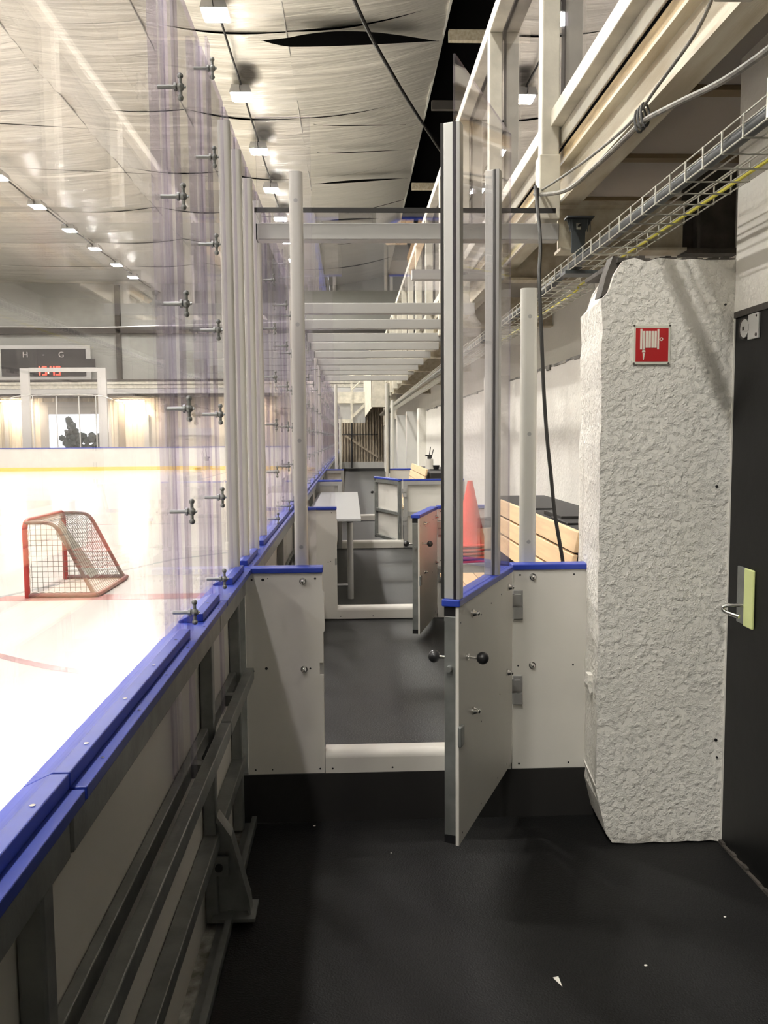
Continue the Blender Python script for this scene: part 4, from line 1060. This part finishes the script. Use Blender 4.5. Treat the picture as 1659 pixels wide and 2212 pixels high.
# upper wall steel and ducts
b = B(); box(b, -33, 2.4, YW-.35, YW-.05, 8.35, 8.75); tag(fin('roof_girder', b, m_darkbeam), 'dark horizontal girder above the scoreboard on the far wall', 'beam')
b = B(); box(b, -33, 2.4, YW-.35, YW-.05, 5.22, 5.40); tag(fin('lower_girder', b, m_darkbeam), 'dark horizontal girder under the scoreboard on the far wall', 'beam')
b = B(); box(b, -14.9, -14.6, YW-.35, YW-.05, 5.4, 11.4); tag(fin('wall_stanchion', b, m_darkbeam), 'dark upright stanchion on the far upper wall, right of the scoreboard', 'beam')
b = B(); tube(b, [(-33, 50, 8.15), (-14, 50, 7.95), (-1, 50, 8.3)], .03, 6); tag(fin('white_wire', b, m_alu), 'thin white wire stretched high above the far end', 'wire')
r = E('scoreboard', 'dark scoreboard with H and G and a red clock on the far wall', 'scoreboard', (-22.1, 56.0, 0))
b = B(); box(b, -.4, 5.6, .05, .2, 5.42, 7.62); fin('surround', b, m_frame, r)
b = B(); box(b, 0, 5.3, 0, .05, 5.66, 7.38); fin('face', b, m_board, r)
def text(s, x, z, size, m, parent):
    cu = bpy.data.curves.new('lettering', 'FONT'); cu.body = s; cu.size = size; cu.extrude = .01
    o = bpy.data.objects.new('lettering', cu); C.objects.link(o); o.location = (x, -.02, z); o.rotation_euler = (math.pi/2, 0, 0)
    bpy.context.view_layer.update()
    me = bpy.data.meshes.new_from_object(o.evaluated_get(bpy.context.evaluated_depsgraph_get())); bpy.data.objects.remove(o); me.materials.clear(); me.materials.append(m)
    o = bpy.data.objects.new('lettering', me); C.objects.link(o); o.location = (x, -.02, z); o.rotation_euler = (math.pi/2, 0, 0)
    o.parent = parent; return o
text('H', 1.35, 6.85, .5, m_text, r); text('-', 2.6, 6.9, .45, m_text, r); text('G', 3.6, 6.85, .5, m_text, r)
SEG = {'1': 'bc', '5': 'afgcd', '4': 'fgbc'}
def digit(bm, ch, x, z, w, h, t):
    R_ = {'a': (x, x+w, z+h-t, z+h), 'g': (x, x+w, z+h/2-t/2, z+h/2+t/2), 'd': (x, x+w, z, z+t), 'f': (x, x+t, z+h/2, z+h), 'b': (x+w-t, x+w, z+h/2, z+h), 'e': (x, x+t, z, z+h/2), 'c': (x+w-t, x+w, z, z+h/2)}
    for s_ in SEG[ch]: a, c, d_, e = R_[s_]; box(bm, a, c, -.03, -.01, d_, e)
b = B()
for ch, x in (('1', 2.10), ('5', 2.50), ('4', 3.00), ('5', 3.36)): digit(b, ch, x+.05, 5.72, .28, .58, .08)
fin('clock_digits', b, m_led, r)
b = B(); box(b, 2.90, 2.97, -.03, -.01, 5.83, 5.91); box(b, 2.90, 2.97, -.03, -.01, 6.10, 6.18); fin('clock_colon', b, m_ledw, r)
b = B(); box(b, 5.3, 5.9, -.05, .05, 6.2, 6.75); fin('side_housing', b, m_board, r)

# ------------------------------------------------------------------ corridor end
b = B()
n = 32; x0, x1 = -.50, 1.44
for i in range(n):
    xa, xb = x0+(x1-x0)*i/n, x0+(x1-x0)*(i+1)/n; d = .10 if i % 2 else 0
    box(b, xa, xb-(0 if i % 2 else .0), 36.98+d, 37.12, .55, 3.0)
o = tag(fin('sliding_gate', b, m_corrbrown), 'brown corrugated gate closing the far end of the corridor', 'gate')
b = B(); box(b, -.5, 1.44, 36.96, 37.0, .2, .56); fin('plinth', b, m_alud, o)
b = B(); box(b, .03, .09, 36.9, 36.96, .2, 2.55); box(b, -.35, 1.2, 36.88, 36.94, 1.72, 1.76); fin('dark_rail', b, m_black, o)
b = B(); prism(b, [(-.3, 1.70), (-.3, 1.80), (1.2, .80), (1.2, .70)], 'y', 36.9, 36.95); fin('brace', b, m_corrbrown, o)
b = B(); box(b, -.44, 1.44, 36.3, 36.9, .198, .30); tag(fin('floor_kerb', b, m_gasket), 'black kerb at the foot of the brown gate', 'kerb')
r = E('far_landing', 'white steel landing with handrails above the corridor end', 'landing', (0, 34.5, 0))
b = B(); box(b, -.6, .62, 0, .1, 2.98, 3.42); fin('fascia', b, m_cream, r)
b = B(); box(b, -.6, .05, 0, .1, 2.20, 2.34); fin('lower_beam', b, m_cream, r)
b = B(); box(b, .03, .12, -.02, .06, 2.2, 3.95); fin('upright', b, m_cream, r)
b = B(); prism(b, [(.08, 2.36), (.62, 2.86), (.62, 3.0), (.08, 2.50)], 'y', .0, .06); fin('stair_stringer', b, m_cream, r)
b = B(); tube(b, [(.08, 0, 3.50), (.60, 0, 4.0)], .03, 6); tube(b, [(-.6, 0, 3.98), (.6, 0, 4.12)], .03, 6); fin('handrail', b, m_cream, r)
b = B(); box(b, -.6, .62, .3, .34, 2.2, 2.98); fin('back_panel', b, m_alud, r)

# ------------------------------------------------------------------ crumbs on the mat
for i, (x, y, s, l) in enumerate(((-.166, 3.43, .006, 'tiny pale crumb on the mat by the black step'), (1.228, 2.68, .005, 'tiny pale crumb on the mat near the black door'), (.876, 2.434, .006, 'tiny pale sliver on the mat right of the paper triangle'), (.14, 3.18, .003, 'tiny speck on the mat below the nearest door'))):
    b = B(); bmesh.ops.create_icosphere(b, subdivisions=1, radius=s, matrix=Matrix.Translation((x, y, .003)) @ Matrix.Diagonal((1, .7, .4, 1))); tag(fin('crumb', b, m_netw), l, 'crumb')
b = B(); prism(b, [(.583, 2.392), (.600, 2.396), (.600, 2.350)], 'z', .0005, .002); tag(fin('paper_scrap', b, m_netw), 'small white triangular paper scrap on the black mat', 'paper scrap')
